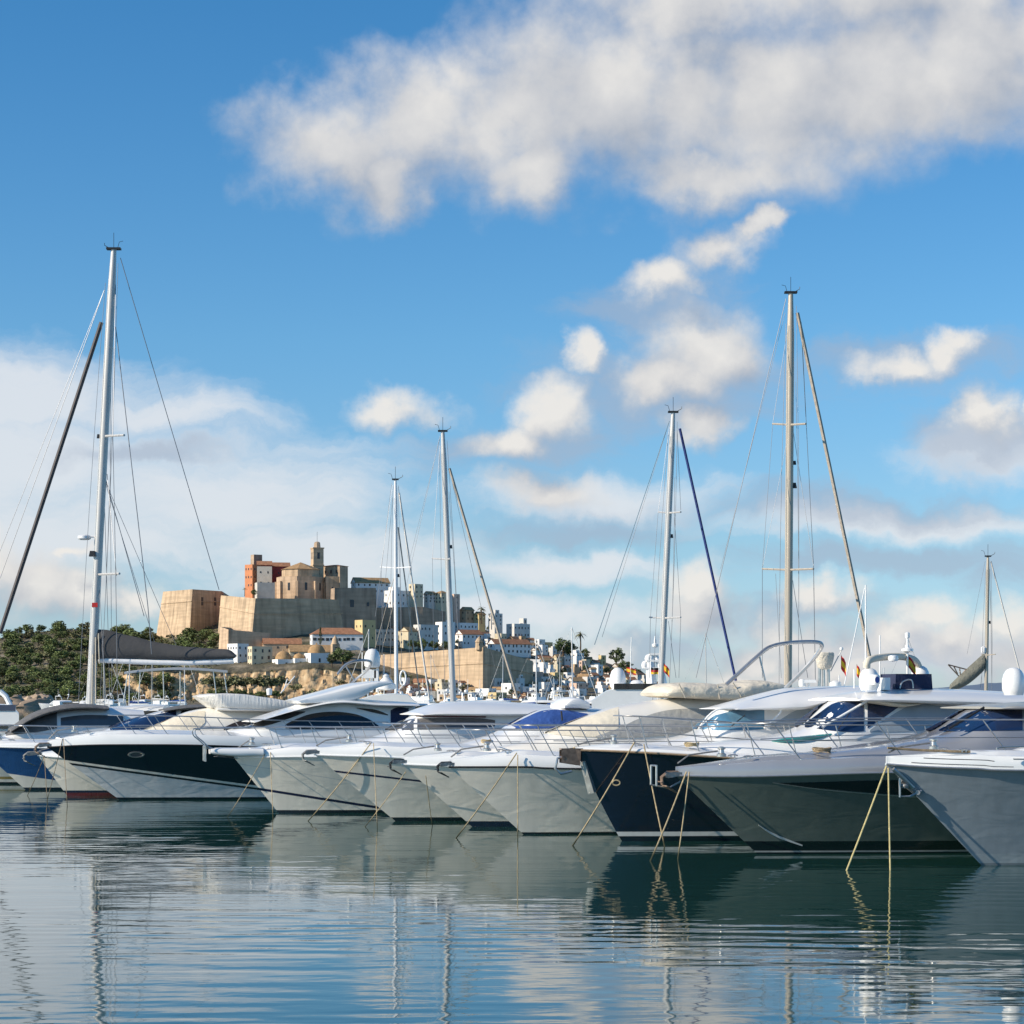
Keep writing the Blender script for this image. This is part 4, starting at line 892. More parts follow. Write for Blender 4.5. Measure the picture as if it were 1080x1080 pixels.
tc = N.new('ShaderNodeTexCoord'); geo = N.new('ShaderNodeNewGeometry'); sx = N.new('ShaderNodeSeparateXYZ'); L.new(geo.outputs['Normal'], sx.inputs[0])
def NOISE(scale, detail=6, vec=None):
    n = N.new('ShaderNodeTexNoise'); n.inputs['Scale'].default_value = scale; n.inputs['Detail'].default_value = detail; L.new(vec or tc.outputs['Object'], n.inputs['Vector']); return n
def RAMP(src, stops):
    r = N.new('ShaderNodeValToRGB'); e = r.color_ramp.elements
    while len(e) < len(stops): e.new(.5)
    for el, (p, c) in zip(e, stops): el.position = p; el.color = (*c, 1)
    L.new(src, r.inputs[0]); return r
n1 = NOISE(.05); soil = RAMP(n1.outputs['Fac'], [(.3, (.05, .055, .025)), (.5, (.10, .085, .05)), (.62, (.20, .165, .11)), (.75, (.27, .23, .16))])
mp = N.new('ShaderNodeMapping'); mp.inputs['Scale'].default_value = (1, .5, .5); L.new(tc.outputs['Object'], mp.inputs[0])
n2 = NOISE(.34, 8, mp.outputs[0]); rock = RAMP(n2.outputs['Fac'], [(.25, (.30, .19, .10)), (.38, (.50, .33, .18)), (.56, (.60, .43, .25)), (.72, (.68, .55, .37))])
n3 = NOISE(.08, 5); ad = N.new('ShaderNodeMath'); ad.operation = 'MULTIPLY_ADD'; L.new(n3.outputs['Fac'], ad.inputs[0]); ad.inputs[1].default_value = .45; L.new(sx.outputs['Z'], ad.inputs[2])
mr = N.new('ShaderNodeMapRange'); mr.inputs['From Min'].default_value = .78; mr.inputs['From Max'].default_value = 1.02; L.new(ad.outputs[0], mr.inputs['Value'])
mx = N.new('ShaderNodeMix'); mx.data_type = 'RGBA'; L.new(mr.outputs[0], mx.inputs[0]); L.new(rock.outputs[0], mx.inputs[6]); L.new(soil.outputs[0], mx.inputs[7]); L.new(mx.outputs[2], bs.inputs['Base Color'])
bp = N.new('ShaderNodeBump'); bp.inputs['Strength'].default_value = .9; bp.inputs['Distance'].default_value = 1.4; L.new(n2.outputs['Fac'], bp.inputs['Height']); L.new(bp.outputs[0], bs.inputs['Normal'])
terr = mb.build('hill', gm, angle=75); tag(terr, 'rocky green hill rising from the harbour under the fortress', 'hill', kind='structure')
# low far coast to the right and beyond
def ridge(name, label, d, pts, m):
    top = smoothpts(pts, 6); rw = []
    fr = [P(x, 735, d) for x, y in top]
    rw.append([Vector((v.x, v.y-d*.02, -2)) for v in fr])
    mid = [P(x, lerp(735, y, .6)+.3*mnoise.noise(Vector((x*.3, 0, 0))), d*1.01) for x, y in top]; rw.append(mid)
    rw.append([P(x, y+.7*mnoise.noise(Vector((x*.21, 3, d))), d*1.03) for x, y in top]); rw.append([Vector((v.x, v.y*1.08, -2)) for v in fr])
    o = MB().grid(rw).build(name, m); tag(o, label, 'hill', kind='structure'); return o
ridge('hills', 'low blue hills far beyond the masts', 9000, [(660, 736), (720, 731), (780, 728), (850, 729), (900, 730), (960, 727), (1010, 724), (1050, 720), (1090, 721), (1150, 726), (1250, 729), (1400, 733)], mat('far_hill', (.12, .17, .24), .95, var=.15, vs=.002))  # distance haze is put into the hills' blue base colour
ridge('hills', 'dark low headland to the right of the old town', 1700, [(690, 736), (705, 729), (720, 724), (735, 723), (750, 726), (770, 730), (800, 733), (860, 735)], mat('headland', (.06, .065, .045), .95, var=.3, vs=.03))

# ---- building materials
def stone(name, c, var=.22):
    m = mat(name, c, .9, var=var*.7, vs=.22, bump=.12, bs=.9, detail=10, stretch=(1, 1, .45)); nt = m.node_tree; N, L = nt.nodes, nt.links; bs_ = N['Principled BSDF']; src = bs_.inputs['Base Color'].links[0].from_socket
    tc = N.new('ShaderNodeTexCoord')
    def ns(sc, lo, hi, fa, fb):      # rain streaks and courses
        mp = N.new('ShaderNodeMapping'); mp.inputs['Scale'].default_value = sc; L.new(tc.outputs['Object'], mp.inputs[0]); n = N.new('ShaderNodeTexNoise'); n.inputs['Scale'].default_value = 1; n.inputs['Detail'].default_value = 4; L.new(mp.outputs[0], n.inputs['Vector'])
        r = N.new('ShaderNodeMapRange'); r.inputs['From Min'].default_value = fa; r.inputs['From Max'].default_value = fb; r.inputs['To Min'].default_value = lo; r.inputs['To Max'].default_value = hi; L.new(n.outputs['Fac'], r.inputs['Value']); return r.outputs[0]
    for v in (ns((.32, .32, .025), 1.08, .62, .45, .74), ns((.05, .05, .55), .86, 1.08, .35, .62)):
        mx = N.new('ShaderNodeMix'); mx.data_type = 'RGBA'; mx.blend_type = 'MULTIPLY'; mx.inputs[0].default_value = 1; L.new(src, mx.inputs[6]); L.new(v, mx.inputs[7]); src = mx.outputs[2]
    L.new(src, bs_.inputs['Base Color']); return m
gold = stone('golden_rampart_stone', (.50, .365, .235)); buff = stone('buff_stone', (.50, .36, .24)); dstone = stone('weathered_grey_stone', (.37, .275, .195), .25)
tile = mat('terracotta_tile', (.36, .17, .09), .9, var=.25, vs=.6, bump=.3, bs=2); tile2 = mat('ochre_tile', (.40, .25, .12), .9, var=.25, vs=.6, bump=.3, bs=2)
wh = mat('whitewash', (.78, .77, .74), .8, var=.06, vs=.25, detail=8); wh2 = mat('weathered_whitewash', (.62, .60, .56), .85, var=.10, vs=.3, detail=8)
crm = mat('cream_render', (.64, .55, .38), .85, var=.08, vs=.3); yel = mat('yellow_render', (.62, .48, .24), .85, var=.08, vs=.3); och = mat('ochre_render', (.52, .37, .23), .85, var=.12, vs=.3)
orng = mat('orange_render', (.56, .22, .10), .85, var=.10, vs=.3); redr = mat('red_render', (.38, .07, .06), .85, var=.10, vs=.3); gryr = mat('grey_render', (.52, .49, .43), .85, var=.1, vs=.3); pnk = mat('pink_render', (.62, .44, .34), .85, var=.08, vs=.3)
win_m = mat('house_window_glass', (.03, .035, .045), .25, var=.4, vs=.3); roofflat = mat('flat_roof_screed', (.40, .36, .31), .9, var=.15, vs=.4)
shut = mat('dark_shutter', (.07, .055, .045), .7, var=.3, vs=1)
WINME = MB().box((0, 0, 0), (1, .16, 1)).mesh('window', win_m, False); WINME2 = MB().box((0, 0, 0), (1, .16, 1)).mesh('window', shut, False)
def window(parent, loc, w, h, rz=0, me=None):
    o = bpy.data.objects.new('window', me or WINME); COL.objects.link(o); o.parent = parent; o.location = loc; o.rotation_euler = (0, 0, rz); o.scale = (w, 1, h); return o
def house(label, x0, x1, yt, yb, wall=None, roof='flat', rm=None, yaw=25, ratio=.8, win=(2, 3), side=2, d=None, group=None, cat='house', name='house', eave=.4, pitch=.35, wsize=(.9, 1.4), upper=None, chim=False, skip=.08):
    wall = wall or wh; xm = (x0+x1)/2; bz = -16.0 if d else -6.0
    if xm > 400 and 0 < yaw < 32: yaw += 26
    d = d or (dterr(xm, yb)-5 if not (xm < 400 and yb > 692) else dterr(xm, yb-5)+4); a = R(yaw)
    Wp = (x1-x0)/F*d; W = Wp/(math.cos(a)+ratio*math.sin(abs(a))); D = W*ratio; h = (yb-yt)/F*d; p = P(xm, yb, d)
    root = empty(name, p+Vector((0, D*.2, 0)), a, label, cat, group)
    mb = MB()
    if roof == 'flat':
        t = .25; hh = h
        mb.box((0, 0, (h+bz)/2), (W, D, h-bz))
        for sx, sy, lx, ly in ((0, -1, W, t), (0, 1, W, t), (-1, 0, t, D-2*t), (1, 0, t, D-2*t)): mb.box((sx*(W-t)/2, sy*(D-t)/2, h+.3), (lx, ly, .6))
        mb.build('wall', wall, root, smooth=False)
        MB().box((0, 0, h+.02), (W-.55, D-.55, .16)).build('roof', rm or roofflat, root, smooth=False)
    else:
        rh = D*.5*pitch*2 if roof == 'gable' else min(W, D)*.5*pitch*1.6
        rh = min(rh, h*.6); hb = h-rh
        mb.box((0, 0, (hb+bz)/2), (W, D, hb-bz)); e = eave
        if roof == 'gable': mb.add([(-W/2, -D/2, hb), (-W/2, D/2, hb), (-W/2, 0, h-.15), (W/2, -D/2, hb), (W/2, D/2, hb), (W/2, 0, h-.15)], [(0, 2, 1), (3, 4, 5)])
        mb.build('wall', wall, root, smooth=False)
        if roof == 'gable':
            k = (D/2+e)/(D/2); zb = h-rh*k
            v = [(-W/2-e, -D/2-e, zb), (W/2+e, -D/2-e, zb), (W/2+e, 0, h), (-W/2-e, 0, h), (-W/2-e, D/2+e, zb), (W/2+e, D/2+e, zb)]
        else:
            q = max(.1, (W-D)/2)
            v = [(-W/2-e, -D/2-e, hb), (W/2+e, -D/2-e, hb), (q, 0, h), (-q, 0, h), (-W/2-e, D/2+e, hb), (W/2+e, D/2+e, hb)]
        n6 = [Vector(p_)-Vector((0, 0, .25)) for p_ in v]
        fs = [(0, 1, 2, 3), (3, 2, 5, 4)]+([(1, 5, 2), (4, 0, 3)] if roof == 'hip' else [])
        rb = MB().add(v, fs).add(n6, [f[::-1] for f in fs])
        rb.add([v[i] for i in (0, 1, 5, 4)]+[n6[i] for i in (0, 1, 5, 4)], [(4, 5, 1, 0), (5, 6, 2, 1), (6, 7, 3, 2), (7, 4, 0, 3)])
        rb.build('roof', rm or tile, root, smooth=False); h = hb
    me = rnd.choice([WINME, WINME, WINME2])
    r, c = win
    for i in range(r):
        for j in range(c):
            if rnd.random() < skip: continue
            window(root, ((j+.5)/c*W-W/2+rnd.uniform(-.3, .3), -D/2-.03, h*(i+.55)/r+rnd.uniform(-.15, .15)), wsize[0]*rnd.uniform(.8, 1.15), min(wsize[1], h/r*.5)*rnd.uniform(.8, 1.1), 0, me)
        for j in range(side):
            if rnd.random() < skip: continue
            window(root, (-W/2-.03, (j+.5)/side*D-D/2, h*(i+.55)/r), wsize[0], min(wsize[1], h/r*.55), math.pi/2, me)
    if upper:
        uw, uh, ux = upper
        MB().box((ux*W, D*.1, h+uh/2+.05), (W*uw, D*.55, uh)).build('upper_storey', wall, root, smooth=False)
        window(root, (ux*W, D*.1-D*.275-.03, h+uh*.5), .8, uh*.45, 0, me)
    if chim: MB().box((W*.25, 0, h+.9), (.6, .6, 1.4)).build('chimney', wall, root, smooth=False)
    return root, W, D, h
def bastion(name, label, edges, m, back=70, cordon=.24, cat='rampart', par=1.6):
    """edges: (x_base, y_base, x_top, y_top, d): battered corner lines of the wall, left to right"""
    sh = sum(dterr(e[0], e[1])-4-e[4] for e in edges)/len(edges); edges = [(*e[:4], e[4]+sh) for e in edges]
    b0 = P(edges[1][0], edges[1][1], edges[1][4]); root = empty(name, b0, 0, label, cat)
    B = [P(e[0], e[1], e[4])-b0-Vector((0, 0, 12)) for e in edges]; T = [P(e[2], e[3], e[4]+3)-b0 for e in edges]
    BB = [B[0]+Vector((4, back, 0)), B[-1]+Vector((-4, back, 0))]; TT = [T[0]+Vector((4, back, 0)), T[-1]+Vector((-4, back, 0))]
    lb = B+BB[::-1]; lt = T+TT[::-1]; n = len(lb); mb = MB()
    for i in range(n):
        j = (i+1) % n; k = 10; rws = [[lb[i].lerp(lt[i], q/k), lb[j].lerp(lt[j], q/k)] for q in range(k+1)]; mb.grid(rws, False, 0, True)
    inset = [v+Vector((0, 2.5, -par)) for v in T]+[TT[1]-Vector((0, 0, par)), TT[0]-Vector((0, 0, par))]
    mb.cap(inset); mb.grid([lt, [v.lerp(Vector((sum(q.x for q in lt)/n, sum(q.y for q in lt)/n, v.z)), .02) for v in lt], [v-Vector((0, 0, par)) for v in [w.lerp(Vector((sum(q.x for q in lt)/n, sum(q.y for q in lt)/n, w.z)), .02) for w in lt]]], True)
    mb.build('wall', m, root, smooth=False)
    if cordon:
        c = MB(); c.tube([T[i].lerp(B[i], cordon)+Vector((0, -.15, 0)) for i in range(len(T))], .4, 6); c.build('cordon', m, root)
    return root, T, B
r0_ = bastion('rampart', 'sunlit stone bastion at the left end of the fortress above green slope', [(162, 670, 172, 624, 1440), (199, 665, 203, 621.5, 1398), (218, 664, 218.5, 622.5, 1418), (234, 660, 234, 623.5, 1438)], gold, cordon=.2)
r_, T_, B_ = r0_
for f in (.35, .78):
    q_ = T_[1].lerp(B_[1], .2).lerp(T_[3].lerp(B_[3], .2), f); window(r_, q_+Vector((0, -.6, 0)), 2.6, 5.5, math.atan2(T_[3].y-T_[1].y, T_[3].x-T_[1].x), WINME2)  # dark panels stand for the shade inside the embrasure notches
r_, T_, B_ = bastion('rampart', 'great grey fortress wall facing the harbour below the cathedral', [(229, 659, 233, 628, 1432), (263, 678, 269.5, 631, 1372), (347, 676, 340.5, 631.5, 1402), (380, 668, 378, 634, 1425)], gold, cordon=.24)
bastion('rampart', 'low outer rampart under the great fortress wall', [(229, 690, 232, 661, 1378), (240, 692, 241, 664, 1352), (285, 692, 285, 668, 1362)], buff, cordon=0, back=18)
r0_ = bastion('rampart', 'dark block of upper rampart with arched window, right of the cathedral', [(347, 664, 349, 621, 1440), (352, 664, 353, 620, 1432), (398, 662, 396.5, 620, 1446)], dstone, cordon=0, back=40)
r_, T_, B_ = r0_
for f, v, w_, h_ in ((.42, .26, 2.6, 4.6), (.80, .28, 1.6, 2.4)): window(r_, T_[1].lerp(B_[1], v).lerp(T_[2].lerp(B_[2], v), f)+Vector((0, -.2, 0)), w_, h_, math.atan2(T_[2].y-T_[1].y, T_[2].x-T_[1].x))
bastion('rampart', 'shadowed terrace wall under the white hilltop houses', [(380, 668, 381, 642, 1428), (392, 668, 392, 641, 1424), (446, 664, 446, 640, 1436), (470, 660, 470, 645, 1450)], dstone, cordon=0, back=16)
r2, T2, B2 = bastion('rampart', 'golden lower bastion wall above the waterfront, with a sentry box at its corner', [(396, 718, 399, 691, 1298), (509, 717, 509.5, 682.5, 1244), (563, 720, 562, 697, 1300)], gold, cordon=.3, back=40)
sb = P(505.5, 682.5, 1249); sb = P(505.5, 682.5, r2.location.y+5); sr = empty('sentry_box', sb, 0, 'small domed stone sentry box on the corner of the golden bastion', 'sentry box')
MB().lathe((0, 0, 0), [(2.3, -1.5), (2.1, 2.6), (2.5, 2.8), (2.4, 3.2)], 8).build('wall', gold, sr, smooth=False); MB().lathe((0, 0, 3.2), [(2.2, 0), (1.8, .9), (1.0, 1.9), (.3, 2.4), (.2, 3)], 8).build('roof', gold, sr)
window(sr, (0, -2.2, 1.4), .5, 1.2)
# battlement gaps of the left bastion's right face
for x, y in ((217, 631), (226.5, 632)):
    pass
# orange and red buildings
house('tall orange building with rows of windows on the fortress skyline', 258, 275, 596.5, 622, orng, 'flat', yaw=48, ratio=1.0, win=(3, 2), side=3, d=1462, cat='building', name='building')
house('red gabled house with an arched window beside the orange building', 270, 287, 591.5, 622, redr, 'gable', tile, yaw=8, ratio=.9, win=(2, 2), side=1, d=1468, cat='house', pitch=.3)
house('grey fronted house directly below the red gable', 270.5, 287, 598.5, 621, gryr, 'flat', yaw=6, ratio=.6, win=(2, 2), side=1, d=1452, name='house')
house('long red house with tiled roof behind the grey front', 281, 306, 593, 614, redr, 'gable', tile, yaw=12, ratio=.5, win=(1, 3), side=1, d=1478, name='house')
house('small stone watch tower behind the orange building', 264, 276.5, 586, 612, dstone, 'flat', yaw=30, ratio=.9, win=(1, 1), side=1, d=1482, cat='tower', name='tower', wsize=(1.2, 2.4))
house('corrugated grey hall standing on the great fortress wall', 268, 290, 615.5, 632, gryr, 'flat', yaw=18, ratio=.7, win=(0, 0), side=2, d=1412, cat='building', name='building', wsize=(1.6, 4))
# cathedral
cd = 1440; c0 = P(317, 634, cd); ct = empty('cathedral', c0, R(20), 'stone cathedral with tall square bell tower and tiled apse roof on the hilltop', 'cathedral')
ap = [(16*math.cos(R(a)), 16*math.sin(R(a))) for a in range(22, 382, 45)]; z1 = (634-609)/F*cd
mb = MB(); rings = [[(x, y, z) for x, y in ap] for z in (-8, z1)]; mb.loft(rings)
for x, y in ap: mb.box((x*1.02, y*1.02, (z1-4)/2-2), (1.6, 1.6, z1+2), rz=math.atan2(y, x))
mb.build('apse', buff, ct, smooth=False)
z2 = (634-601)/F*cd; rg = [[(x*.78, y*.78, z) for x, y in ap] for z in (z1-1, z2)]; MB().loft(rg).build('upper_apse', gold, ct, smooth=False)
tp = (634-593)/F*cd; MB().add([(x*.84, y*.84, z2) for x, y in ap]+[(0, 0, tp)], [(i, (i+1) % 8, 8) for i in range(8)]+[tuple(range(8))[::-1]]).build('roof', tile2, ct, smooth=False)
mb = MB(); mb.box((15, 8, z1*.5-3), (16, 26, z1+4)); mb.build('nave', buff, ct, smooth=False)
for a in (224.5, 269.5, 314.5): 
    x, y = 16*math.cos(R(22))*1.005*math.cos(R(a)), 16*math.cos(R(22))*1.005*math.sin(R(a)); window(ct, (x, y, z1*.58), 1.6, 5, R(a+90))
tw = P(334.5, 634, 1452)-c0; Rm = Matrix.Rotation(-R(20), 3, 'Z'); tw = Rm @ tw; th = (634-577.5)/F*1452; mb = MB()
mb.box((tw.x, tw.y, th/2-3), (7.0, 7.0, th+6)); 
for z in (th, th*.68, th*.40): mb.box((tw.x, tw.y, z), (7.8, 7.8, .8))
tower = mb.build('bell_tower', gold, ct, smooth=False)
rings = [[(tw.x+r*math.cos(R(a)), tw.y+r*math.sin(R(a)), th+.4+z) for a in range(22, 382, 45)] for r, z in ((2.3, 0), (2.1, 2.2), (1.9, 3.4), (1.2, 3.9), (.5, 4.1))]; MB().loft(rings).build('bell_tower_cap', buff, tower, smooth=False)
for z in (th*.86, th*.56): window(ct, (tw.x, tw.y-3.52, z), 1.7, 4.2); window(ct, (tw.x-3.52, tw.y, z), 1.7, 4.2, math.pi/2)
MB().tube([(tw.x, tw.y, th+4), (tw.x, tw.y, th+11)], .10, 5).build('lightning_rod', black, ct)
house('square buff palace block with cornice right of the bell tower', 340.5, 366.5, 595.5, 624, buff, 'hip', tile, yaw=-28, ratio=.75, win=(2, 3), side=2, d=1458, cat='building', name='building', pitch=.12, wsize=(1.4, 2.2))
house('stone annexe below the palace block', 342, 358, 609, 634, gold, 'flat', yaw=15, ratio=.6, win=(1, 1), side=1, d=1437, cat='building', name='building')
house('long white house with tan roof and small windows on the hilltop', 370, 411, 609, 627, wh, 'gable', tile2, yaw=22, ratio=.42, win=(2, 6), side=1, d=1470, wsize=(1.0, 1.3))
house('white house with orange upper storey by the white mast', 405, 432, 624, 641, wh, 'flat', yaw=15, ratio=.6, win=(2, 4), side=2, d=1452, upper=(.4, 3, -.1))
house('tall cream yellow house on the skyline beside the white mast', 431, 446, 617, 632, crm, 'flat', yaw=20, ratio=.8, win=(3, 2), side=2, d=1455)
house('greying white house between the cream and tan skyline houses', 447, 460, 623.5, 636, wh2, 'gable', tile2, yaw=15, win=(3, 2), side=1, d=1462)
house('cream skyline house with low tiled roof behind the silver mast', 459, 473, 623, 637, crm, 'hip', tile2, yaw=22, win=(3, 2), side=2, d=1462)
house('tall tan house on the skyline right of the silver mast', 474, 485, 627.5, 644, pnk, 'flat', yaw=20, win=(3, 1), side=1, d=1466)
house('low brown house stepping down the skyline', 485, 500, 640, 656, och, 'gable', tile2, yaw=18, win=(2, 2), side=1, d=1470)
house('small yellow house beneath the skyline palm', 500, 512, 645, 655, yel, 'gable', tile2, yaw=18, win=(2, 2), side=1, d=1470)
house('white and tan house at the edge of the upper town', 515, 530, 648, 660, wh2, 'flat', yaw=20, win=(3, 2), side=2, d=1470, upper=(.5, 3, .1))
house('pale villa with roof turret on the lower ridge', 534, 559, 659, 674, wh2, 'flat', yaw=14, ratio=.6, win=(2, 5), side=1, d=1475, upper=(.22, 4.5, .36))
house('buff house with small windows above the terracotta villa', 374, 396, 655, 680, yel, 'flat', yaw=40, win=(2, 2), side=2)
house('white villa with terracotta hipped roof and dark veranda below the wall', 326, 383, 662, 681, wh, 'hip', tile, yaw=12, ratio=.4, win=(1, 12), side=2, pitch=.4, wsize=(1.8, 1.6), cat='villa', name='villa')
house('pale blue roofed long house left of the white mast', 390, 416, 665, 678, gryr, 'flat', yaw=10, ratio=.5, win=(2, 5), side=1)
house('cream house with dark windows right of the white mast', 421, 440, 661, 682, crm, 'gable', tile2, yaw=28, win=(2, 2), side=2)
house('greying white terrace of flats under the skyline', 436, 462, 660, 682, wh2, 'flat', yaw=14, ratio=.5, win=(3, 5), side=1)
house('tall white house with slanted shadow left of the silver mast', 459, 480, 657, 680, wh, 'flat', yaw=35, win=(3, 2), side=1)
house('white flat house in the row above the bastion, upper terrace', 478, 504, 658, 672, wh, 'flat', yaw=10, ratio=.5, win=(2, 5), side=1)
house('white house with red roof above the sentry box', 480, 509, 664, 682, wh, 'gable', tile, yaw=12, ratio=.5, win=(2, 5), side=1)
house('long white arcaded row with terracotta roof along the bastion', 514, 560, 674, 690, wh, 'gable', tile, yaw=10, ratio=.3, win=(2, 9), side=1, wsize=(1.2, 1.8))
# waterfront convent group
house('tall bright white building on the cliff at the end of the sail bag', 239, 262, 680, 704, wh, 'flat', yaw=42, ratio=1.3, win=(3, 2), side=4, cat='building', name='building')
house('cream and white apartment block next to the bright white building', 261, 287, 683, 705, crm, 'flat', tile2, yaw=30, ratio=.5, win=(3, 3), side=2, cat='building', name='building', wsize=(1.1, 1.9))
house('long low church nave with pale tiled roof behind the domes', 276, 318, 673, 688, buff, 'gable', tile, yaw=10, ratio=.4, win=(1, 4), side=1, cat='church', name='church')
house('ochre roofed hall between the two tile domes and the belfry', 303, 350, 680, 695, crm, 'gable', tile2, yaw=12, ratio=.45, win=(1, 4), side=1, cat='building', name='building')
def domed(label, x0, x1, yt, yw, yb):
    d = dterr((x0+x1)/2, yb-5)+4
    r0, W, D, h = house(label, x0, x1, yw, yb, wh, 'flat', yaw=25, ratio=1, win=(1, 1), side=1, d=d, cat='chapel', name='chapel', wsize=(1.2, 2.2))
    q = (yw-yt)/F*d; R_ = W*.47
    MB().lathe((0, 0, h+.3), [(R_, -.2), (R_, .3), (R_*.93, q*.35), (R_*.72, q*.66), (R_*.4, q*.85), (.35, q*.9), (.3, q*1.05)], 14).build('dome', tile2, r0)
domed('white chapel with ochre tiled dome nearest the apartment block', 286, 311, 686, 696.5, 705)
domed('white chapel with low brown tiled dome between two taller ones', 306, 324, 689, 695.5, 704)
domed('white chapel with higher brown tiled dome left of the round pine', 320, 347, 679, 690, 704)
bt = P(353.5, 692, dterr(353.5, 692)-5); br = empty('belfry', bt, R(20), 'slender ochre belfry above the round pine', 'belfry')
MB().box((0, 0, 1), (4.4, 4.4, 12)).build('wall', gold, br, smooth=False); MB().lathe((0, 0, 7), [(2.6, 0), (1.9, 1.2), (1.7, 3), (.9, 4), (.2, 5)], 8).build('cap', gold, br); window(br, (0, -2.22, 4), 1.2, 2.4)
house('tiny yellow house with window row behind the boom', 166, 214, 700, 708, yel, 'flat', yaw=6, ratio=.3, win=(1, 7), side=1, wsize=(1.2, 1.6))
house('long low white wall of houses along the cliff edge under the sail bag', 210, 245, 699, 706, wh, 'flat', yaw=8, ratio=.3, win=(1, 5), side=1, cat='houses', name='house')

# ---- the crowd of small houses stepping down to the harbour
hr = random.Random(21)
placed = []
def zone(x, y):
    if y > 728: return 'by the waterfront'
    if x < 470: return 'under the golden bastion'
    if x < 520: return 'at the foot of the bastion corner'
    if x < 575: return 'under the shaded bastion face'
    if x < 620: return 'below the big dark trees'
    return 'at the low end of the old town'
for (x0_, x1_, y0_, y1_, n_) in ((404, 470, 644, 676, 34), (470, 530, 652, 684, 34), (515, 575, 664, 690, 30)):
    for _ in range(n_):
        x = hr.uniform(x0_, x1_); yb = hr.uniform(max(y0_, interp(SKY, x)+4), y1_); w = hr.uniform(6, 13); h = hr.uniform(4.5, 8)
        if any(abs(px-x) < (pw+w)*.36 and abs(py-yb) < 3 for px, py, pw in placed): continue
        placed.append((x, yb, w))
        k = hr.random(); wm, cn = (wh, 'white') if k < .6 else (crm, 'cream') if k < .8 else (och, 'ochre')
        rf = 'flat' if hr.random() < .6 else 'gable'
        house('small %s house with %s roof wedged in the upper town' % (cn, 'flat' if rf == 'flat' else 'tiled'), x-w/2, x+w/2, yb-h, yb, wm, rf, hr.choice([tile, tile2]) if rf != 'flat' else None, d=(min(dterr(x, yb)-4, 1452) if x < 480 else None), yaw=hr.uniform(20, 50), ratio=hr.uniform(.6, .9), win=(hr.choice([1, 2]), 2), side=1, group='small houses of the upper town', skip=.3)
cnt = {}
for (y0, y1, n) in ((676, 690, 14), (690, 700, 26), (700, 709, 38), (709, 717, 42), (717, 725, 44), (725, 733, 36), (733, 741, 28)):
    for _ in range(n*7):
        if n <= 0: break
        yb = hr.uniform(y0, y1); xlo = 562 if yb < 720 else 500; xlo = xlo if yb < 724 else 402
        x = hr.uniform(xlo, 700); ys = interp(SKY, x)
        if yb < ys+3: continue
        w = hr.choice([8, 9, 10, 12, 14, 17, 20]); h = hr.choice([4, 4.6, 5.2, 5.8, 6.5, 7.5, 9]); 
        if any(abs(px-x) < (pw+w)*.38 and abs(py-yb) < 3.4 for px, py, pw in placed): continue
        placed.append((x, yb, w)); n -= 1
        k = hr.random(); wm, cn = ((wh, 'white') if k < .56 else (wh2, 'greying white') if k < .74 else (crm, 'cream') if k < .85 else (pnk, 'pink') if k < .9 else (och, 'ochre') if k < .95 else (yel, 'yellow'))
        rf = 'flat' if hr.random() < .7 else 'gable'
        st = 2 if h < 6.2 else 3
        lab = '%s %s house with %s roof %s' % ({2: 'low', 3: 'tall'}[st], cn, {'flat': 'flat', 'gable': 'tiled pitched'}[rf], zone(x, yb))
        house(lab, x-w/2, x+w/2, yb-h, yb, wm, rf, hr.choice([tile, tile2]) if rf != 'flat' else None, yaw=hr.choice([-15, 12, 22, 28, 34, 40, 48]), ratio=hr.uniform(.55, .95), win=(hr.choice([1, st-1, st-1]), max(1, int(w/4.6))), side=hr.choice([0, 1, 1]),
              group='small houses of the old town', skip=.32, wsize=(hr.uniform(.8, 1.1), hr.uniform(1.1, 1.7)), upper=(hr.uniform(.3, .6), hr.uniform(2.2, 3), hr.uniform(-.2, .2)) if hr.random() < .18 and rf == 'flat' else None)

# ================================================================ vegetation
def leafmat(name, a, c): 
    m = mat(name, tuple((p+q)/2 for p, q in zip(a, c)), .7, var=.45, vs=.45, randobj=.38, detail=3); return m
lf_pine = leafmat('pine_foliage', (.065, .10, .026), (.19, .225, .072)); lf_dark = leafmat('dark_foliage', (.035, .06, .02), (.12, .15, .05)); lf_olive = leafmat('olive_scrub_foliage', (.09, .10, .04), (.23, .215, .10)); bark = mat('bark', (.10, .07, .045), .95, var=.3, vs=3)
def leaf_clump(mb, c, r, n, sz, rg, flat=.75):
    for _ in range(n):
        while True:
            v = Vector((rg.uniform(-1, 1), rg.uniform(-1, 1), rg.uniform(-1, 1)))
            if .15 < v.length < 1: break
        v = v*(v.length**-.35); p = Vector(c)+Vector((v.x*r, v.y*r, v.z*r*flat))
        a = Vector((rg.gauss(0, 1), rg.gauss(0, 1), rg.gauss(0, .6))).normalized(); b_ = a.cross(Vector((rg.gauss(0, 1), rg.gauss(0, 1), rg.gauss(0, 1)))).normalized(); s = sz*rg.uniform(.6, 1.3)
        mb.add([p-a*s-b_*s*.6, p+a*s-b_*s*.5, p+a*s*.9+b_*s*.6, p-a*s*.8+b_*s*.55], [(0, 1, 2, 3)])
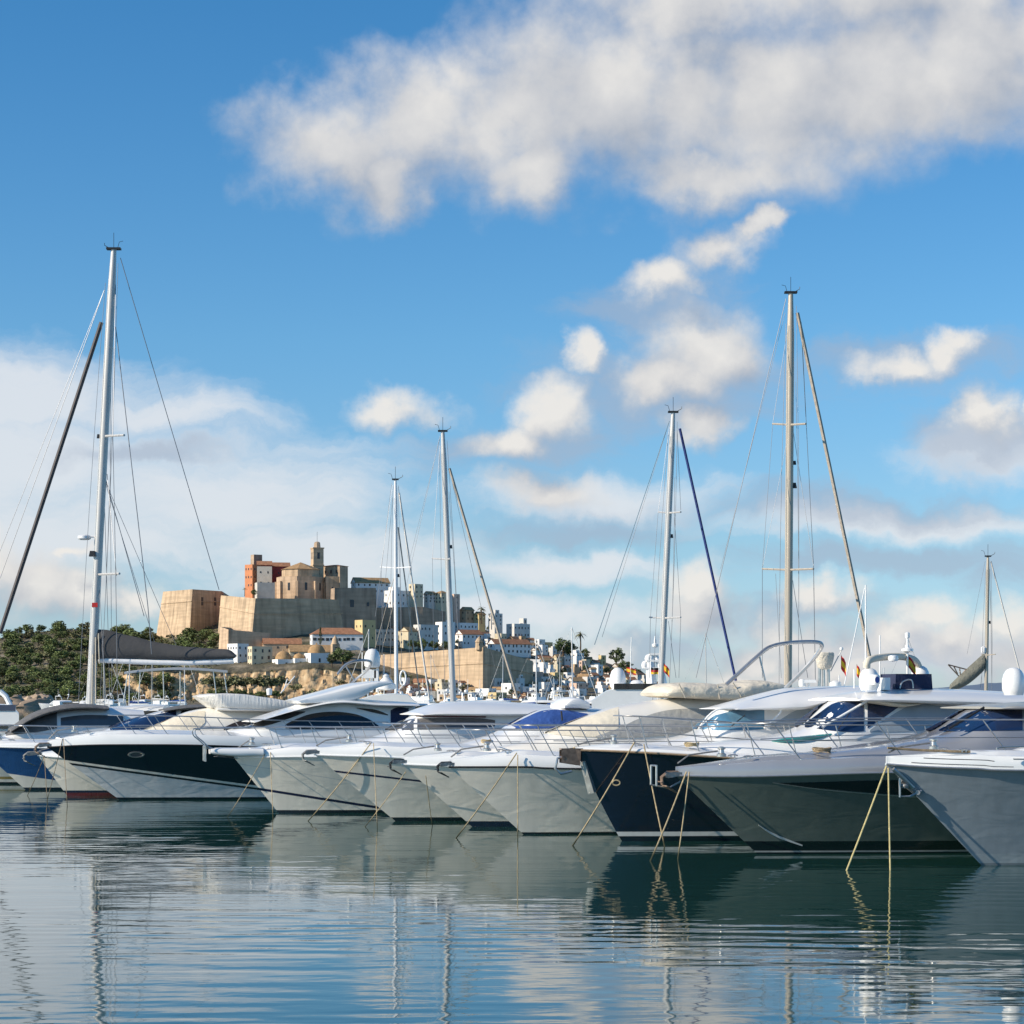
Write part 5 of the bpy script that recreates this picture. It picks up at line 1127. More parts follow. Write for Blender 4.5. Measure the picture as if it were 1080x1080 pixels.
def tree_meshes(kind, seed):
    rg = random.Random(seed); cr = MB(); tk = MB()
    if kind == 'pine':
        tk.tube([(0, 0, -1), (.15, 0, 2.2), (.1, .1, 4.6)], [.28, .22, .10], 7)
        for i in range(44):
            a = rg.uniform(0, 6.3); rr = 2.6*math.sqrt(rg.random()); z = 1.3+rg.random()*4.3*(1-(rr/3.3)**2); c = (rr*math.cos(a), rr*math.sin(a), z)
            leaf_clump(cr, c, rg.uniform(.6, 1.1), 22, .27, rg, .7)
            if i % 3 == 0: tk.tube([(.12, 0, 2+.8*rg.random()), (c[0]*.5, c[1]*.5, z*.8), c], [.10, .06, .03], 5)
    elif kind == 'bush':
        tk.tube([(0, 0, -.6), (0, .05, 1.0)], [.16, .08], 6)
        for i in range(18):
            a = rg.uniform(0, 6.3); rr = 1.9*math.sqrt(rg.random()); z = .5+rg.random()*1.9*(1-(rr/2.4)**2); c = (rr*math.cos(a), rr*math.sin(a), z); leaf_clump(cr, c, rg.uniform(.5, .85), 22, .24, rg, .75)
    elif kind == 'broad':
        tk.tube([(0, 0, -1), (.1, 0, 2), (0, .1, 4.5)], [.4, .32, .16], 8)
        for i in range(40):
            a = rg.uniform(0, 6.3); u = rg.uniform(-1, 1); rr = 3.0*math.sqrt(1-u*u)*rg.uniform(.55, 1); c = (rr*math.cos(a), rr*math.sin(a), 4.6+2.7*u*rg.uniform(.6, 1)); leaf_clump(cr, c, rg.uniform(.7, 1.25), 30, .27, rg, .75)
            if i % 5 == 0: tk.tube([(0, 0, 2.4), (c[0]*.5, c[1]*.5, 3.8), (c[0]*.85, c[1]*.85, c[2])], [.14, .08, .03], 5)
    elif kind == 'cypress':
        tk.tube([(0, 0, -1), (0, 0, 6)], [.2, .06], 6)
        for i in range(26):
            f = i/25; leaf_clump(cr, (rg.uniform(-.2, .2), rg.uniform(-.2, .2), .8+f*8.2), .95*(1-f)**.6*(.5+.5*min(1, f*6))+.18, 20, .2, rg, 1.1)
    elif kind == 'palm':
        tk.tube([(0, 0, -1), (.2, 0, 3), (.1, 0, 7.5)], [.34, .26, .24], 8)
        for i in range(26):
            a = rg.uniform(0, 6.3); e = rg.uniform(-.3, 1.2); Lf = rg.uniform(2.2, 3.0); pr = None
            for k in range(8):
                f = k/7; p = Vector((.1+Lf*f*math.cos(a)*math.cos(e*(1-f*.4)), Lf*f*math.sin(a)*math.cos(e*(1-f*.4)), 7.5+Lf*f*math.sin(e)-1.5*f*f))
                w = Vector((-math.sin(a), math.cos(a), 0))*(.32*(1-f)+.05)
                if pr: cr.add([pr[0]-pr[1], pr[0]+pr[1], p+w-Vector((0, 0, .1)), p-w-Vector((0, 0, .1))], [(0, 1, 2, 3)])
                pr = (p, w)
    lf = {'pine': lf_pine, 'bush': lf_olive, 'broad': lf_dark, 'cypress': lf_dark, 'palm': lf_olive}[kind]
    return cr.mesh('crown', lf, False), tk.mesh('trunk', bark, True)
TM = {('pine', i): tree_meshes('pine', i) for i in range(4)}
TM.update({('bush', i): tree_meshes('bush', 40+i) for i in range(3)}); TM.update({('broad', i): tree_meshes('broad', 60+i) for i in range(2)}); TM[('cypress', 0)] = tree_meshes('cypress', 5); TM[('palm', 0)] = tree_meshes('palm', 6)
def tree(kind, x, yb, hp, label, group=None, d=None, wk=1.0, name=None, var=0):
    d = d or dterr(x, yb); p = P(x, yb, d); base = {'pine': 6.2, 'bush': 2.8, 'broad': 8.3, 'cypress': 9.4, 'palm': 9.2}[kind]; s = hp/F*d/base
    cm, tm = TM[(kind, var)] if (kind, var) in TM else TM[(kind, 0)]
    root = empty(name or {'pine': 'pine_tree', 'bush': 'shrub', 'broad': 'broadleaf_tree', 'cypress': 'cypress_tree', 'palm': 'palm_tree'}[kind], p, tr.uniform(0, 6.3), label, {'bush': 'shrub'}.get(kind, 'tree'), group)
    for nm, me in (('crown', cm), ('trunk', tm)):
        o = bpy.data.objects.new(nm, me); COL.objects.link(o); o.parent = root; o.scale = (s*wk, s*wk, s)
    return root
tr = random.Random(5)
pl_ = []; n = 0
while n < 270:
    x = tr.uniform(-20, 178) if tr.random() < .86 else tr.uniform(178, 232); ys = interp(SKY, x); yb = lerp(740, ys-.5, tr.random()**.9)
    if x > 178 and not (668 < yb < 697): continue
    if x > 118 and 704 < yb < 738 and tr.random() < .7: continue
    if 160 < x and yb < 669: continue
    if any(abs(a-x) < 4.2 and abs(b_-yb) < 2.4 for a, b_ in pl_): continue
    pl_.append((x, yb)); n += 1
    k = 'pine' if tr.random() < .68 else 'bush'
    hgt = tr.uniform(7, 15) if k == 'pine' else tr.uniform(4.5, 9)
    ridge_ = yb < ys+4
    where = 'along the ridge line of the left hill' if ridge_ else ('on the slope below the fortress bastions' if x > 160 else 'on the left hillside')
    tree(k, x, yb, hgt, ('dark green pine tree ' if k == 'pine' else 'olive green shrub ')+where, 'trees and shrubs on the hill', var=tr.randrange(4 if k == 'pine' else 3), wk=1.3)
for x, yb, h in ((208, 664, 14), (200, 673, 13), (216, 670, 8), (195, 684, 14), (210, 690, 15), (222, 694, 13), (204, 697, 12), (190, 694, 10), (230, 697, 10)):
    tree('pine', x, yb, h, 'rounded pine tree on the slope between bastions and sail bag', 'trees and shrubs on the hill', var=tr.randrange(4), wk=1.25)
for x in range(222, 300, 6):
    for q in range(2):
        tree('bush' if q else 'pine', x+tr.uniform(-2, 2), 737-q*13+tr.uniform(-3, 3), tr.uniform(8, 13), 'shrub covering the cliff under the white buildings' if q else 'low pine at the foot of the cliff', 'shrubs on the cliff', d=1146+q*9, var=tr.randrange(3), wk=1.3)
for x, yb, h in ((150, 718, 9), (165, 725, 8), (198, 712, 7), (330, 733, 8), (372, 735, 8), (395, 728, 7), (440, 722, 7), (455, 727, 9), (470, 723, 7), (488, 727, 8), (312, 728, 8), (360, 722, 7), (428, 716, 8)):
    tree('bush', x, yb, h, 'single dry shrub clinging to the orange cliff', 'shrubs on the cliff', d=dterr(x, yb)-4, var=tr.randrange(3), wk=1.2)
tree('broad', 362, 704, 24, 'big round pine tree beside the domed chapels', d=dterr(362, 704)-6, wk=1.25)
tree('broad', 350, 702, 13, 'small dark tree at the left foot of the big round pine', d=dterr(350, 702)-6, var=1, wk=1.1)
tree('cypress', 338, 680, 19, 'single cypress before the terracotta villa', d=dterr(338, 681)-9)
tree('palm', 508, 656, 18, 'feathery palm on the skyline above the yellow house', d=1466, wk=1.1)
tree('palm', 612, 689, 25, 'lone tall palm standing against the sky', d=1490, wk=1.0)
for i, (x, yb, h, k, lab) in enumerate(((594, 693, 23, 'broad', 'large dark tree crown on the ridge left of the lone palm'), (603, 695, 19, 'broad', 'dark tree on the ridge directly under the lone palm'), (585, 692, 12, 'broad', 'lower dark tree at the left of the ridge clump'), (650, 702, 20, 'broad', 'yellowish tree standing on the ridge near the stacked radar mast'), (660, 710, 16, 'broad', 'bushy tree right of the yellowish ridge tree'), (618, 696, 13, 'broad', 'small dark tree right of the palm trunk'), (632, 700, 10, 'cypress', 'small dark cypress on the low ridge'), (672, 716, 12, 'broad', 'low tree behind the egg shaped dome'), (640, 712, 10, 'broad', 'small tree behind the white yacht dome'),
        (452, 637, 12, 'broad', 'dark ivy like tree between skyline houses'), (490, 656, 10, 'broad', 'dark tree mass on the slope under the brown house'), (503, 664, 12, 'broad', 'dark tree under the yellow house'), (518, 668, 10, 'broad', 'dark tree below the edge of the upper town'), (548, 672, 7, 'broad', 'small tree before the pale villa'),
        (435, 686, 13, 'broad', 'green garden tree on the golden wall, left one'), (446, 687, 15, 'broad', 'green garden tree on the golden wall, middle one'), (458, 687, 13, 'broad', 'green garden tree on the golden wall near the silver mast'), (470, 686, 11, 'broad', 'light green garden tree touching the silver mast'), (258, 628, 9, 'palm', 'bushy palm in front of the orange building'), (268, 629, 8, 'broad', 'dark shrub tree by the corrugated hall'), (388, 655, 13, 'cypress', 'dark cypress against the shadowed terrace wall'), (394, 657, 12, 'cypress', 'second dark cypress against the shadowed terrace wall'), (382, 657, 12, 'cypress', 'leftmost dark cypress against the shadowed terrace wall'),
        (540, 735, 9, 'broad', 'dark green tree among the waterfront houses'), (578, 722, 6, 'broad', 'small tree amid the low white houses'), (712, 731, 9, 'broad', 'dark tree on the headland left end'), (728, 731, 9, 'broad', 'dark tree in the middle of the headland'), (738, 732, 6, 'broad', 'small dark tree on the headland right end'))):
    tree(k, x, yb, h, lab, d=(1690 if x > 705 else 1422 if (380 < x < 396) else 1405 if x < 270 and yb < 632 else 1285 if 430 < x < 475 and yb > 680 else dterr(x, yb)-3), var=i % 2, wk=1.15)
for i in range(26):
    x = tr.uniform(545, 695); yb = tr.uniform(max(interp(SKY, x)+5, 690), 732)
    tree('broad', x, yb, tr.uniform(5, 8.5), 'small green tree between the white houses of the lower town', 'trees between the houses', var=i % 2, wk=1.2)
for i in range(16):
    x = tr.uniform(405, 545); yb = tr.uniform(max(interp(SKY, x)+10, 655), 684)
    tree('broad', x, yb, tr.uniform(5, 8), 'small green tree between the houses of the upper town', 'trees between the houses', var=i % 2, wk=1.2)
# countless low scrub: one mass
sr_ = random.Random(9); mb = MB()
for _ in range(2600):
    x = sr_.uniform(-60, 300); ys = interp(SKY, x); yb = lerp(742, ys, sr_.random())
    if x > 120 and 706 < yb < 737 and sr_.random() < .93: continue
    if 228 < x and yb < 706: continue
    d = dterr(x, yb)-2; p = P(x, yb, d); leaf_clump(mb, p+Vector((0, 0, .3)), sr_.uniform(.8, 2.0), 10, .45, sr_, .65)
sc = mb.build('scrub', lf_olive, None, smooth=False); tag(sc, 'low olive scrub spread over the hillside', 'scrub', kind='stuff')
# shore rocks at the left and pale rocks under the bastion
rk = mat('pale_shore_rock', (.36, .27, .19), .95, var=.3, vs=.3, bump=.6, bs=.6); rr = random.Random(3)
RKM = []
for i in range(3):
    m_ = MB(); m_.ico((0, 0, 0), (1, .8, .6), 3, 0, rr)
    m_.v = [tuple(Vector(v)*(1+.45*mnoise.fractal(Vector(v)*1.6+Vector((i*9, 0, 0)), 1, 2, 4))) for v in m_.v]; RKM.append(m_.mesh('boulder', rk, True, 30))
for i in range(34):
    x = rr.uniform(-6, 62) if i < 22 else rr.uniform(420, 500); yb = rr.uniform(736, 747) if i < 22 else rr.uniform(722, 733)
    o = bpy.data.objects.new('boulder', RKM[i % 3]); COL.objects.link(o); d = 760+(747-yb)*22 if i < 22 else dterr(x, yb)-3
    o.location = P(x, yb, d); s = rr.uniform(2.0, 4.2); o.scale = (s*1.6, s, s); o.rotation_euler = (rr.uniform(-.3, .3), rr.uniform(-.3, .3), rr.uniform(0, 6))
    if i < 22: o.location.z = rr.uniform(.2, 1+3.2*math.exp(-((x-28)/24)**2))
    tag(o, 'pale tan boulder on the shore at the foot of the left hill' if i < 22 else 'tan boulder under the golden bastion wall', 'boulder', 'shore rocks' if i < 22 else 'rocks under the bastion')

# ================================================================ distant marina: small boats and bare masts
def proto_cruiser(name, mh, seed):
    rg = random.Random(seed); root = empty(name, (0, 0, 0), 0)
    sail_hull(root, 11, 3.3, -1, whitehull, zd=1.5)
    rings = [[(x, -w, z0), (x, -w, z1-.2), (x, -w*.8, z1), (x, w*.8, z1), (x, w, z1-.2), (x, w, z0)] for x, w, z0, z1 in ((-2.4, .9, 1.5, 1.7), (-1.0, 1.3, 1.5, 2.8), (2.4, 1.4, 1.5, 2.9), (4.4, 1.3, 1.5, 2.8))]
    m_ = MB().grid(rings); m_.cap(rings[0]); m_.cap(rings[-1]); m_.build('cabin', gel, root)
    m_ = MB(); m_.box((1.0, -1.40, 2.25), (4.4, .06, .55)); m_.box((1.0, 1.40, 2.25), (4.4, .06, .55)); m_.build('cabin_window', dglass, root)
    if mh:
        m_ = MB(); m_.box((1.8, 0, 3.2), (3.4, 2.2, .8), taper=.9); m_.build('flybridge', gel, root); MB().box((2.3, 0, 4.6), (3.0, 2.4, .1)).build('bimini', rg.choice([ncan, cream]), root)
        m_ = MB()
        for sx in (1.0, 3.6):
            for sy in (-1, 1): m_.tube([(sx, sy, 3.5), (sx, sy*1.1, 4.6)], .03, 5)
        m_.build('bimini_frame', steel, root)
    m_ = MB(); m_.tube([(3.2, -1.2, 3.2), (3.6, -1.0, 4.3), (3.6, 1.0, 4.3), (3.2, 1.2, 3.2)], .10, 6); m_.tube([(3.6, 0, 4.3), (3.6, 0, 6.4)], .03, 5); m_.build('radar_arch', gel, root)
    MB().lathe((3.5, .4, 4.4), [(.2, 0), (.3, .1), (.25, .35), (.05, .45)], 10).build('satellite_dome', gel, root)
    return root
def proto_sail(seed, mm, cov):
    root = empty('sailing_boat', (0, 0, 0), 0); sail_hull(root, 11, 3.3, -1, whitehull, zd=1.2)
    MB().tube([(0, 0, 1.2), (.15, 0, 14.5)], [.09, .075], 8).build('mast', mm, root)
    MB().tube([(.1, 0, 2.6), (4.0, 0, 2.7)], .07, 6).build('boom', mm, root); MB().tube([(.2, 0, 2.95), (1.5, 0, 2.9), (3.9, 0, 2.8)], [.24, .2, .1], 8).build('sail_cover', cov, root)
    for z in (6, 10): MB().tube([(.05, -.9, z), (.05, 0, z+.05), (.05, .9, z)], .03, 5).build('spreader', mm, root)
    for a_, c_, r in (((.1, 0, 14.3), (-4.5, 0, 1.8), .05), ((.15, 0, 14.4), (5.9, 0, 1.5), .014), ((.1, -.05, 14.2), (.05, -.95, 6), .014), ((.05, -.95, 6), (.05, -1.5, 1.4), .014), ((.1, .05, 14.2), (.05, .95, 6), .014), ((.05, .95, 6), (.05, 1.5, 1.4), .014)): stay_obj(root, 'stay', a_, c_, r, whsail if r > .03 else wire)
    return root
PC = [proto_cruiser('motor_boat', False, 1), proto_cruiser('motor_boat', True, 2)]; PS = [proto_sail(1, walu, bcan), proto_sail(2, alu, whsail)]
for p_ in PC+PS: index_kids(p_)
used = set(); mr_ = random.Random(12)
def put(proto, x, d, yaw, label, cat, group, s=1.0):
    if proto.name in used: o = copy_tree(proto)
    else: used.add(proto.name); o = proto
    q = P(x, 735, d); o.location = (q.x, d, 0); o.rotation_euler = (0, 0, R(yaw)); o.scale = (s, s, s); tag(o, label, cat, group); return o
for x, d, k, lab in ((604, 330, 0, 'sailing boat with bare white mast left of the lone palm'), (566, 370, 0, 'sailing boat with thin bare mast under the big dark trees'), (745, 400, 1, 'small sailing boat with faint mast between the blue jib and aerial hoop'), (958, 420, 1, 'distant sailing boat with faint mast behind the equipment box'), (136, 430, 0, 'distant sailing boat under the left end of the bimini'), (110, 420, 1, 'distant sailing boat behind the tall silver mast'), (590, 620, 1, 'far sailing boat among the waterfront houses below the palm'), (530, 600, 0, 'far sailing boat below the shaded bastion face'), (455, 520, 1, 'far sailing boat below the golden bastion'), (388, 380, 0, 'sailing boat with mast left of the ribbed dome mast'), (160, 560, 1, 'far sailing boat before the orange cliff'), (195, 520, 0, 'sailing boat with mast seen through the bimini legs')):
    put(PS[k], x, d, mr_.choice([0, 180])+mr_.uniform(-15, 15), lab, 'sailboat', 'distant sailing boats', .95+.2*mr_.random() if x != 604 else 1.0)
DL = ['under the golden bastion', 'before the waterfront houses', 'behind the blue windscreen cover', 'before the orange cliff', 'under the left hill']
for i in range(38):
    if i < 26: x = 425+i*8.6+mr_.uniform(-4, 4)
    elif i < 34: x = 105+(i-26)*13+mr_.uniform(-4, 4)
    else: x = 60+(i-34)*10
    d = mr_.uniform(420, 820) if i % 2 else mr_.uniform(300, 430)
    if x < 215: d = mr_.uniform(560, 860)
    k = i % 2 if x > 215 else 0
    lab = ('white motor boat with flybridge awning ' if k else 'low white motor boat ')+(DL[0] if 420 < x < 500 else DL[1] if 500 <= x < 565 else DL[2] if x >= 565 else DL[3] if x > 100 else DL[4])
    put(PC[k], x, d, mr_.uniform(0, 360), lab, 'motor boat', 'distant motor boats', mr_.uniform(.85, 1.15))

# ================================================================ water, sky, light, camera
wm = bpy.data.materials.new('harbour_water'); nt, N, L, bs = nodes_of(wm)
bs.inputs['Base Color'].default_value = (.011, .050, .041, 1); bs.inputs['Roughness'].default_value = .03; bs.inputs['IOR'].default_value = 1.6
tc = N.new('ShaderNodeTexCoord')
def WN(sx_, sy_, scale, detail=2, dist=0, rot=0):
    m = N.new('ShaderNodeMapping'); m.inputs['Scale'].default_value = (sx_, sy_, 1); m.inputs['Rotation'].default_value = (0, 0, R(rot)); L.new(tc.outputs['Object'], m.inputs[0])
    n = N.new('ShaderNodeTexNoise'); n.inputs['Scale'].default_value = scale; n.inputs['Detail'].default_value = detail; n.inputs['Distortion'].default_value = dist; L.new(m.outputs[0], n.inputs['Vector']); return n
def MATH(op, a, b_=None, c=None):
    m = N.new('ShaderNodeMath'); m.operation = op
    for i, v in enumerate((a, b_, c)):
        if v is None: continue
        if isinstance(v, (int, float)): m.inputs[i].default_value = v
        else: L.new(v, m.inputs[i])
    return m.outputs[0]
wA = WN(.36, 1.0, 1.15, 3, .35, 4); wB = WN(.5, 1.0, 3.2, 3, .2, -6); wC = WN(.10, .30, .35, 2, 0, 2)
patch = N.new('ShaderNodeMapRange'); patch.inputs['From Min'].default_value = .42; patch.inputs['From Max'].default_value = .62; patch.inputs['To Min'].default_value = .35; patch.inputs['To Max'].default_value = 1
pN = WN(.022, .07, 1.0, 2, .4, 0); L.new(pN.outputs['Fac'], patch.inputs['Value'])
hgt = MATH('ADD', MATH('MULTIPLY', wA.outputs['Fac'], .006), MATH('ADD', MATH('MULTIPLY', wB.outputs['Fac'], .003), MATH('MULTIPLY', wC.outputs['Fac'], .0)))
hgt = MATH('MULTIPLY', hgt, patch.outputs[0])
bp = N.new('ShaderNodeBump'); bp.inputs['Strength'].default_value = 1.0; bp.inputs['Distance'].default_value = 1.0; L.new(hgt, bp.inputs['Height']); L.new(bp.outputs[0], bs.inputs['Normal'])
# real ripples as geometry over the near harbour; the sheet runs on flat to the horizon
import numpy as np
def ripple_sheet():
    X0, X1, Y0, Y1 = -30.0, 30.0, 22.0, 100.0
    ys = [Y0]
    while ys[-1] < Y1: ys.append(ys[-1]+.085+.0011*(ys[-1]-Y0))
    ys[-1] = Y1; ys = np.array(ys); xs_ = np.arange(X0, X1+.001, .15)
    X, Y = np.meshgrid(xs_, ys); rg = np.random.RandomState(4); Z = np.zeros_like(X)
    def ph(n, lo, hi):      # slow random field 0..1
        q = np.zeros_like(X)
        for _ in range(n):
            lam = rg.uniform(lo, hi); a = rg.normal(math.pi/2, .9); k = 2*math.pi/lam; q += np.sin(k*(X*math.cos(a)*.45+Y*math.sin(a))+rg.uniform(0, 7))
        return q/math.sqrt(n)
    gust = np.clip(.5+.45*ph(9, 7, 26), .12, 1.25)
    for lo, hi, n, amp, spread in RIPPLE:
        band = np.zeros_like(X)
        for _ in range(n):
            lam = math.exp(rg.uniform(math.log(lo), math.log(hi))); a = math.pi/2+rg.normal(0, spread); k = 2*math.pi/lam
            band += (lam/lo)*np.sin(k*(X*math.cos(a)+Y*math.sin(a))+rg.uniform(0, 7))
        Z += amp*band/math.sqrt(n)*(gust if lo < 1.2 else 1)
    e = np.minimum(np.minimum(X-X0, X1-X)/3, np.minimum((Y-Y0)/1.5, (Y1-Y)/25)); Z *= np.clip(e, 0, 1)
    ny, nx = X.shape; co = np.stack([X, Y, Z], -1).reshape(-1, 3)
    b = np.array([(-20000, -300, 0), (20000, -300, 0), (20000, 30000, 0), (-20000, 30000, 0)], float); nv = len(co); co = np.vstack([co, b])
    idx = np.arange(ny*nx).reshape(ny, nx); q = np.stack([idx[:-1, :-1], idx[:-1, 1:], idx[1:, 1:], idx[1:, :-1]], -1).reshape(-1, 4)
    c00, c10, c11, c01 = int(idx[0, 0]), int(idx[0, -1]), int(idx[-1, -1]), int(idx[-1, 0])
    rim = [list(map(int, idx[0, ::-1]))+[nv, nv+1], list(map(int, idx[::-1, -1]))+[nv+1, nv+2], list(map(int, idx[-1, :]))+[nv+2, nv+3], list(map(int, idx[:, 0]))+[nv+3, nv]]
    me = bpy.data.meshes.new('water'); me.vertices.add(len(co)); me.vertices.foreach_set('co', co.ravel())
    loops = np.concatenate([q.ravel()]+[np.array(r) for r in rim]); nq = len(q)
    st = np.concatenate([np.arange(nq)*4, nq*4+np.cumsum([0]+[len(r) for r in rim[:-1]])])
    me.loops.add(len(loops)); me.loops.foreach_set('vertex_index', loops.astype(np.int32)); me.polygons.add(nq+4); me.polygons.foreach_set('loop_start', st.astype(np.int32))
    me.update(calc_edges=True); me.validate(); me.polygons.foreach_set('use_smooth', [True]*len(me.polygons)); me.materials.append(wm); me.update()
    return me
RIPPLE = [(.26, .6, 28, .00095, .45), (.5, 1.0, 24, .0021, .27), (1.4, 4.0, 12, .0012, .3)]
wo = bpy.data.objects.new('water', ripple_sheet()); COL.objects.link(wo); tag(wo, 'rippled green blue harbour water', 'water', kind='structure')

EL, AZ = 27.0, -111.0     # sun height and bearing (degrees; bearing from the view direction, clockwise)
sd = Vector((math.sin(R(AZ))*math.cos(R(EL)), math.cos(R(AZ))*math.cos(R(EL)), math.sin(R(EL))))
sl = bpy.data.lights.new('sun', 'SUN'); sl.energy = 4.2; sl.angle = R(.5); sl.color = (1, .88, .72)
so = bpy.data.objects.new('sun', sl); COL.objects.link(so); so.rotation_euler = sd.to_track_quat('Z', 'Y').to_euler()

w = bpy.data.worlds.new('World'); SC.world = w; w.use_nodes = True; nt = w.node_tree; N, L = nt.nodes, nt.links; N.clear()
outw = N.new('ShaderNodeOutputWorld'); bg = N.new('ShaderNodeBackground'); bg.inputs['Strength'].default_value = .105; L.new(bg.outputs[0], outw.inputs[0])
sky = N.new('ShaderNodeTexSky'); sky.sky_type = 'NISHITA'; sky.sun_disc = False; sky.sun_elevation = R(EL); sky.sun_rotation = R(AZ); sky.air_density = 1.0; sky.dust_density = .25; sky.ozone_density = 1.6
# clearer, cooler air than the model's default towards the horizon
hs0 = N.new('ShaderNodeHueSaturation'); hs0.inputs['Saturation'].default_value = 1.12; L.new(sky.outputs[0], hs0.inputs['Color'])
tr_ = N.new('ShaderNodeValToRGB'); hs = N.new('ShaderNodeMix'); hs.data_type = 'RGBA'; hs.blend_type = 'MULTIPLY'; hs.inputs[0].default_value = 1; L.new(hs0.outputs[0], hs.inputs[6]); L.new(tr_.outputs[0], hs.inputs[7])
tc = N.new('ShaderNodeTexCoord'); sp = N.new('ShaderNodeSeparateXYZ'); L.new(tc.outputs['Generated'], sp.inputs[0])
az = MATH('ARCTAN2', sp.outputs['X'], sp.outputs['Y']); el = MATH('ARCSINE', sp.outputs['Z'])
cb = N.new('ShaderNodeCombineXYZ'); L.new(az, cb.inputs[0]); L.new(el, cb.inputs[1])
def VM(op, a, b_=None, c=None):
    m = N.new('ShaderNodeVectorMath'); m.operation = op
    for i, v in enumerate((a, b_, c)):
        if v is None: continue
        if isinstance(v, (tuple, Vector)): m.inputs[i].default_value = v
        else: L.new(v, m.inputs[i])
    return m
K = 10.0
Pn = VM('SCALE', cb.outputs[0]); Pn.inputs['Scale'].default_value = K; Pn = Pn.outputs[0]     # angle space, 1 unit = 0.1 rad
def A(px, py):
    u = (px-CX)/F; v = (HY-py)/F; a = math.atan(u); return Vector((K*a, K*math.atan(v*math.cos(a)), 0))
def NZ(vec, scale, detail, rough=.5, z=0.0):
    m = N.new('ShaderNodeMapping'); m.inputs['Location'].default_value = (0, 0, z); L.new(vec, m.inputs[0])
    n = N.new('ShaderNodeTexNoise'); n.inputs['Scale'].default_value = scale; n.inputs['Detail'].default_value = detail; n.inputs['Roughness'].default_value = rough; L.new(m.outputs[0], n.inputs['Vector']); return n
CUM = [(364, 159, 120, 75), (439, 129, 105, 88), (539, 124, 135, 98), (634, 94, 180, 122), (720, 110, 170, 115), (820, 100, 180, 118), (920, 80, 180, 120), (1030, 55, 190, 118), (1140, 40, 160, 110), (720, 0, 190, 66), (960, -10, 280, 90), (409, 194, 70, 48), (559, 179, 100, 48), (740, 180, 130, 46), (762, 258, 67, 34), (705, 290, 52, 28), (800, 238, 34, 18), (742, 360, 76, 54), (700, 396, 64, 41), (608, 372, 27, 28), (588, 434, 52, 38), (548, 464, 60, 26), (738, 450, 42, 31), (575, 516, 71, 26), (415, 430, 69, 28), (1003, 372, 34, 26), (955, 388, 59, 23), (1034, 436, 39, 31), (1084, 436, 25, 28), (28, 612, 72, 50), (-12, 590, 60, 44), (90, 622, 62, 32), (145, 630, 46, 24), (80, 580, 26, 9), (985, 655, 60, 27), (1010, 676, 90, 34), (940, 680, 80, 30), (1062, 662, 56, 32), (848, 684, 64, 26), (815, 670, 36, 26), (798, 690, 56, 28), (738, 616, 50, 32), (735, 645, 56, 34), (870, 632, 56, 24), (800, 712, 120, 22), (620, 690, 70, 24), (1100, 700, 120, 40), (880, 705, 100, 26)]
CIR = [(20, 410, 230, 62), (170, 436, 170, 30), (0, 480, 300, 90), (220, 520, 260, 90), (90, 560, 240, 60), (340, 590, 230, 60), (620, 525, 170, 34), (600, 600, 180, 26), (960, 548, 260, 22), (560, 655, 260, 26), (960, 690, 260, 30), (1040, 480, 120, 34)]
GRY = [(700, 405, 190, 60), (560, 468, 130, 42), (960, 390, 150, 46), (1030, 465, 90, 56), (900, 534, 250, 24), (960, 590, 240, 24), (620, 560, 160, 26), (1060, 600, 90, 46), (690, 320, 120, 50), (850, 645, 130, 26), (1010, 692, 160, 30), (330, 640, 120, 20), (150, 475, 120, 16), (760, 90, 120, 50), (1000, 120, 160, 40), (640, 690, 150, 30)]
def field(vec, blobs, sm=.12):
    cur = None
    for (px, py, rx, ry) in blobs:
        c = A(px, py); kx, ky = K*rx/F, K*ry/F
        n = VM('MULTIPLY_ADD', vec, (1/kx, 1/ky, 0), (-c.x/kx, -c.y/ky, 0)); ln = VM('LENGTH', n.outputs[0]).outputs['Value']
        if cur is None: cur = ln
        else:
            m = N.new('ShaderNodeMath'); m.operation = 'SMOOTH_MIN'; L.new(cur, m.inputs[0]); L.new(ln, m.inputs[1]); m.inputs[2].default_value = sm; cur = m.outputs[0]
    return MATH('SUBTRACT', 1.0, cur)
ee = tr_.color_ramp.elements; ee[0].position = 0; ee[0].color = (.54, .72, 1.22, 1); ee[1].position = .34; ee[1].color = (.29, .72, .96, 1); ee.new(.07).color = (.50, .69, .94, 1); ee.new(.16).color = (.46, .76, .97, 1); L.new(sp.outputs['Z'], tr_.inputs[0])
# wind-torn edges: warp the angle space with noise, then add billow detail
wn = NZ(Pn, 2.4, 8, .58); wv = VM('SUBTRACT', wn.outputs['Color'], (.5, .5, .5)); wvs = VM('MULTIPLY', wv.outputs[0], (.56, .40, 0)); Pw = VM('ADD', Pn, wvs.outputs[0]).outputs[0]
def dens(vec, nvec):
    f = field(vec, CUM); nA = NZ(nvec, 2.9, 11, .54, 2.0)
    return MATH('ADD', f, MATH('MULTIPLY', MATH('SUBTRACT', nA.outputs['Fac'], .5), 1.25)), f
d0, f0 = dens(Pw, Pn)
off = (-.10, .15, 0)
d1, f1 = dens(VM('ADD', Pw, off).outputs[0], VM('ADD', Pn, off).outputs[0])
def MR(v, a, b_, c=0, d=1, smooth=True):
    m = N.new('ShaderNodeMapRange'); m.interpolation_type = 'SMOOTHSTEP' if smooth else 'LINEAR'; m.inputs['From Min'].default_value = a; m.inputs['From Max'].default_value = b_; m.inputs['To Min'].default_value = c; m.inputs['To Max'].default_value = d; L.new(v, m.inputs['Value']); return m.outputs['Result']
alpha = MR(d0, -.10, .78)
nB = NZ(Pn, 1.9, 6, .55, 9.0)
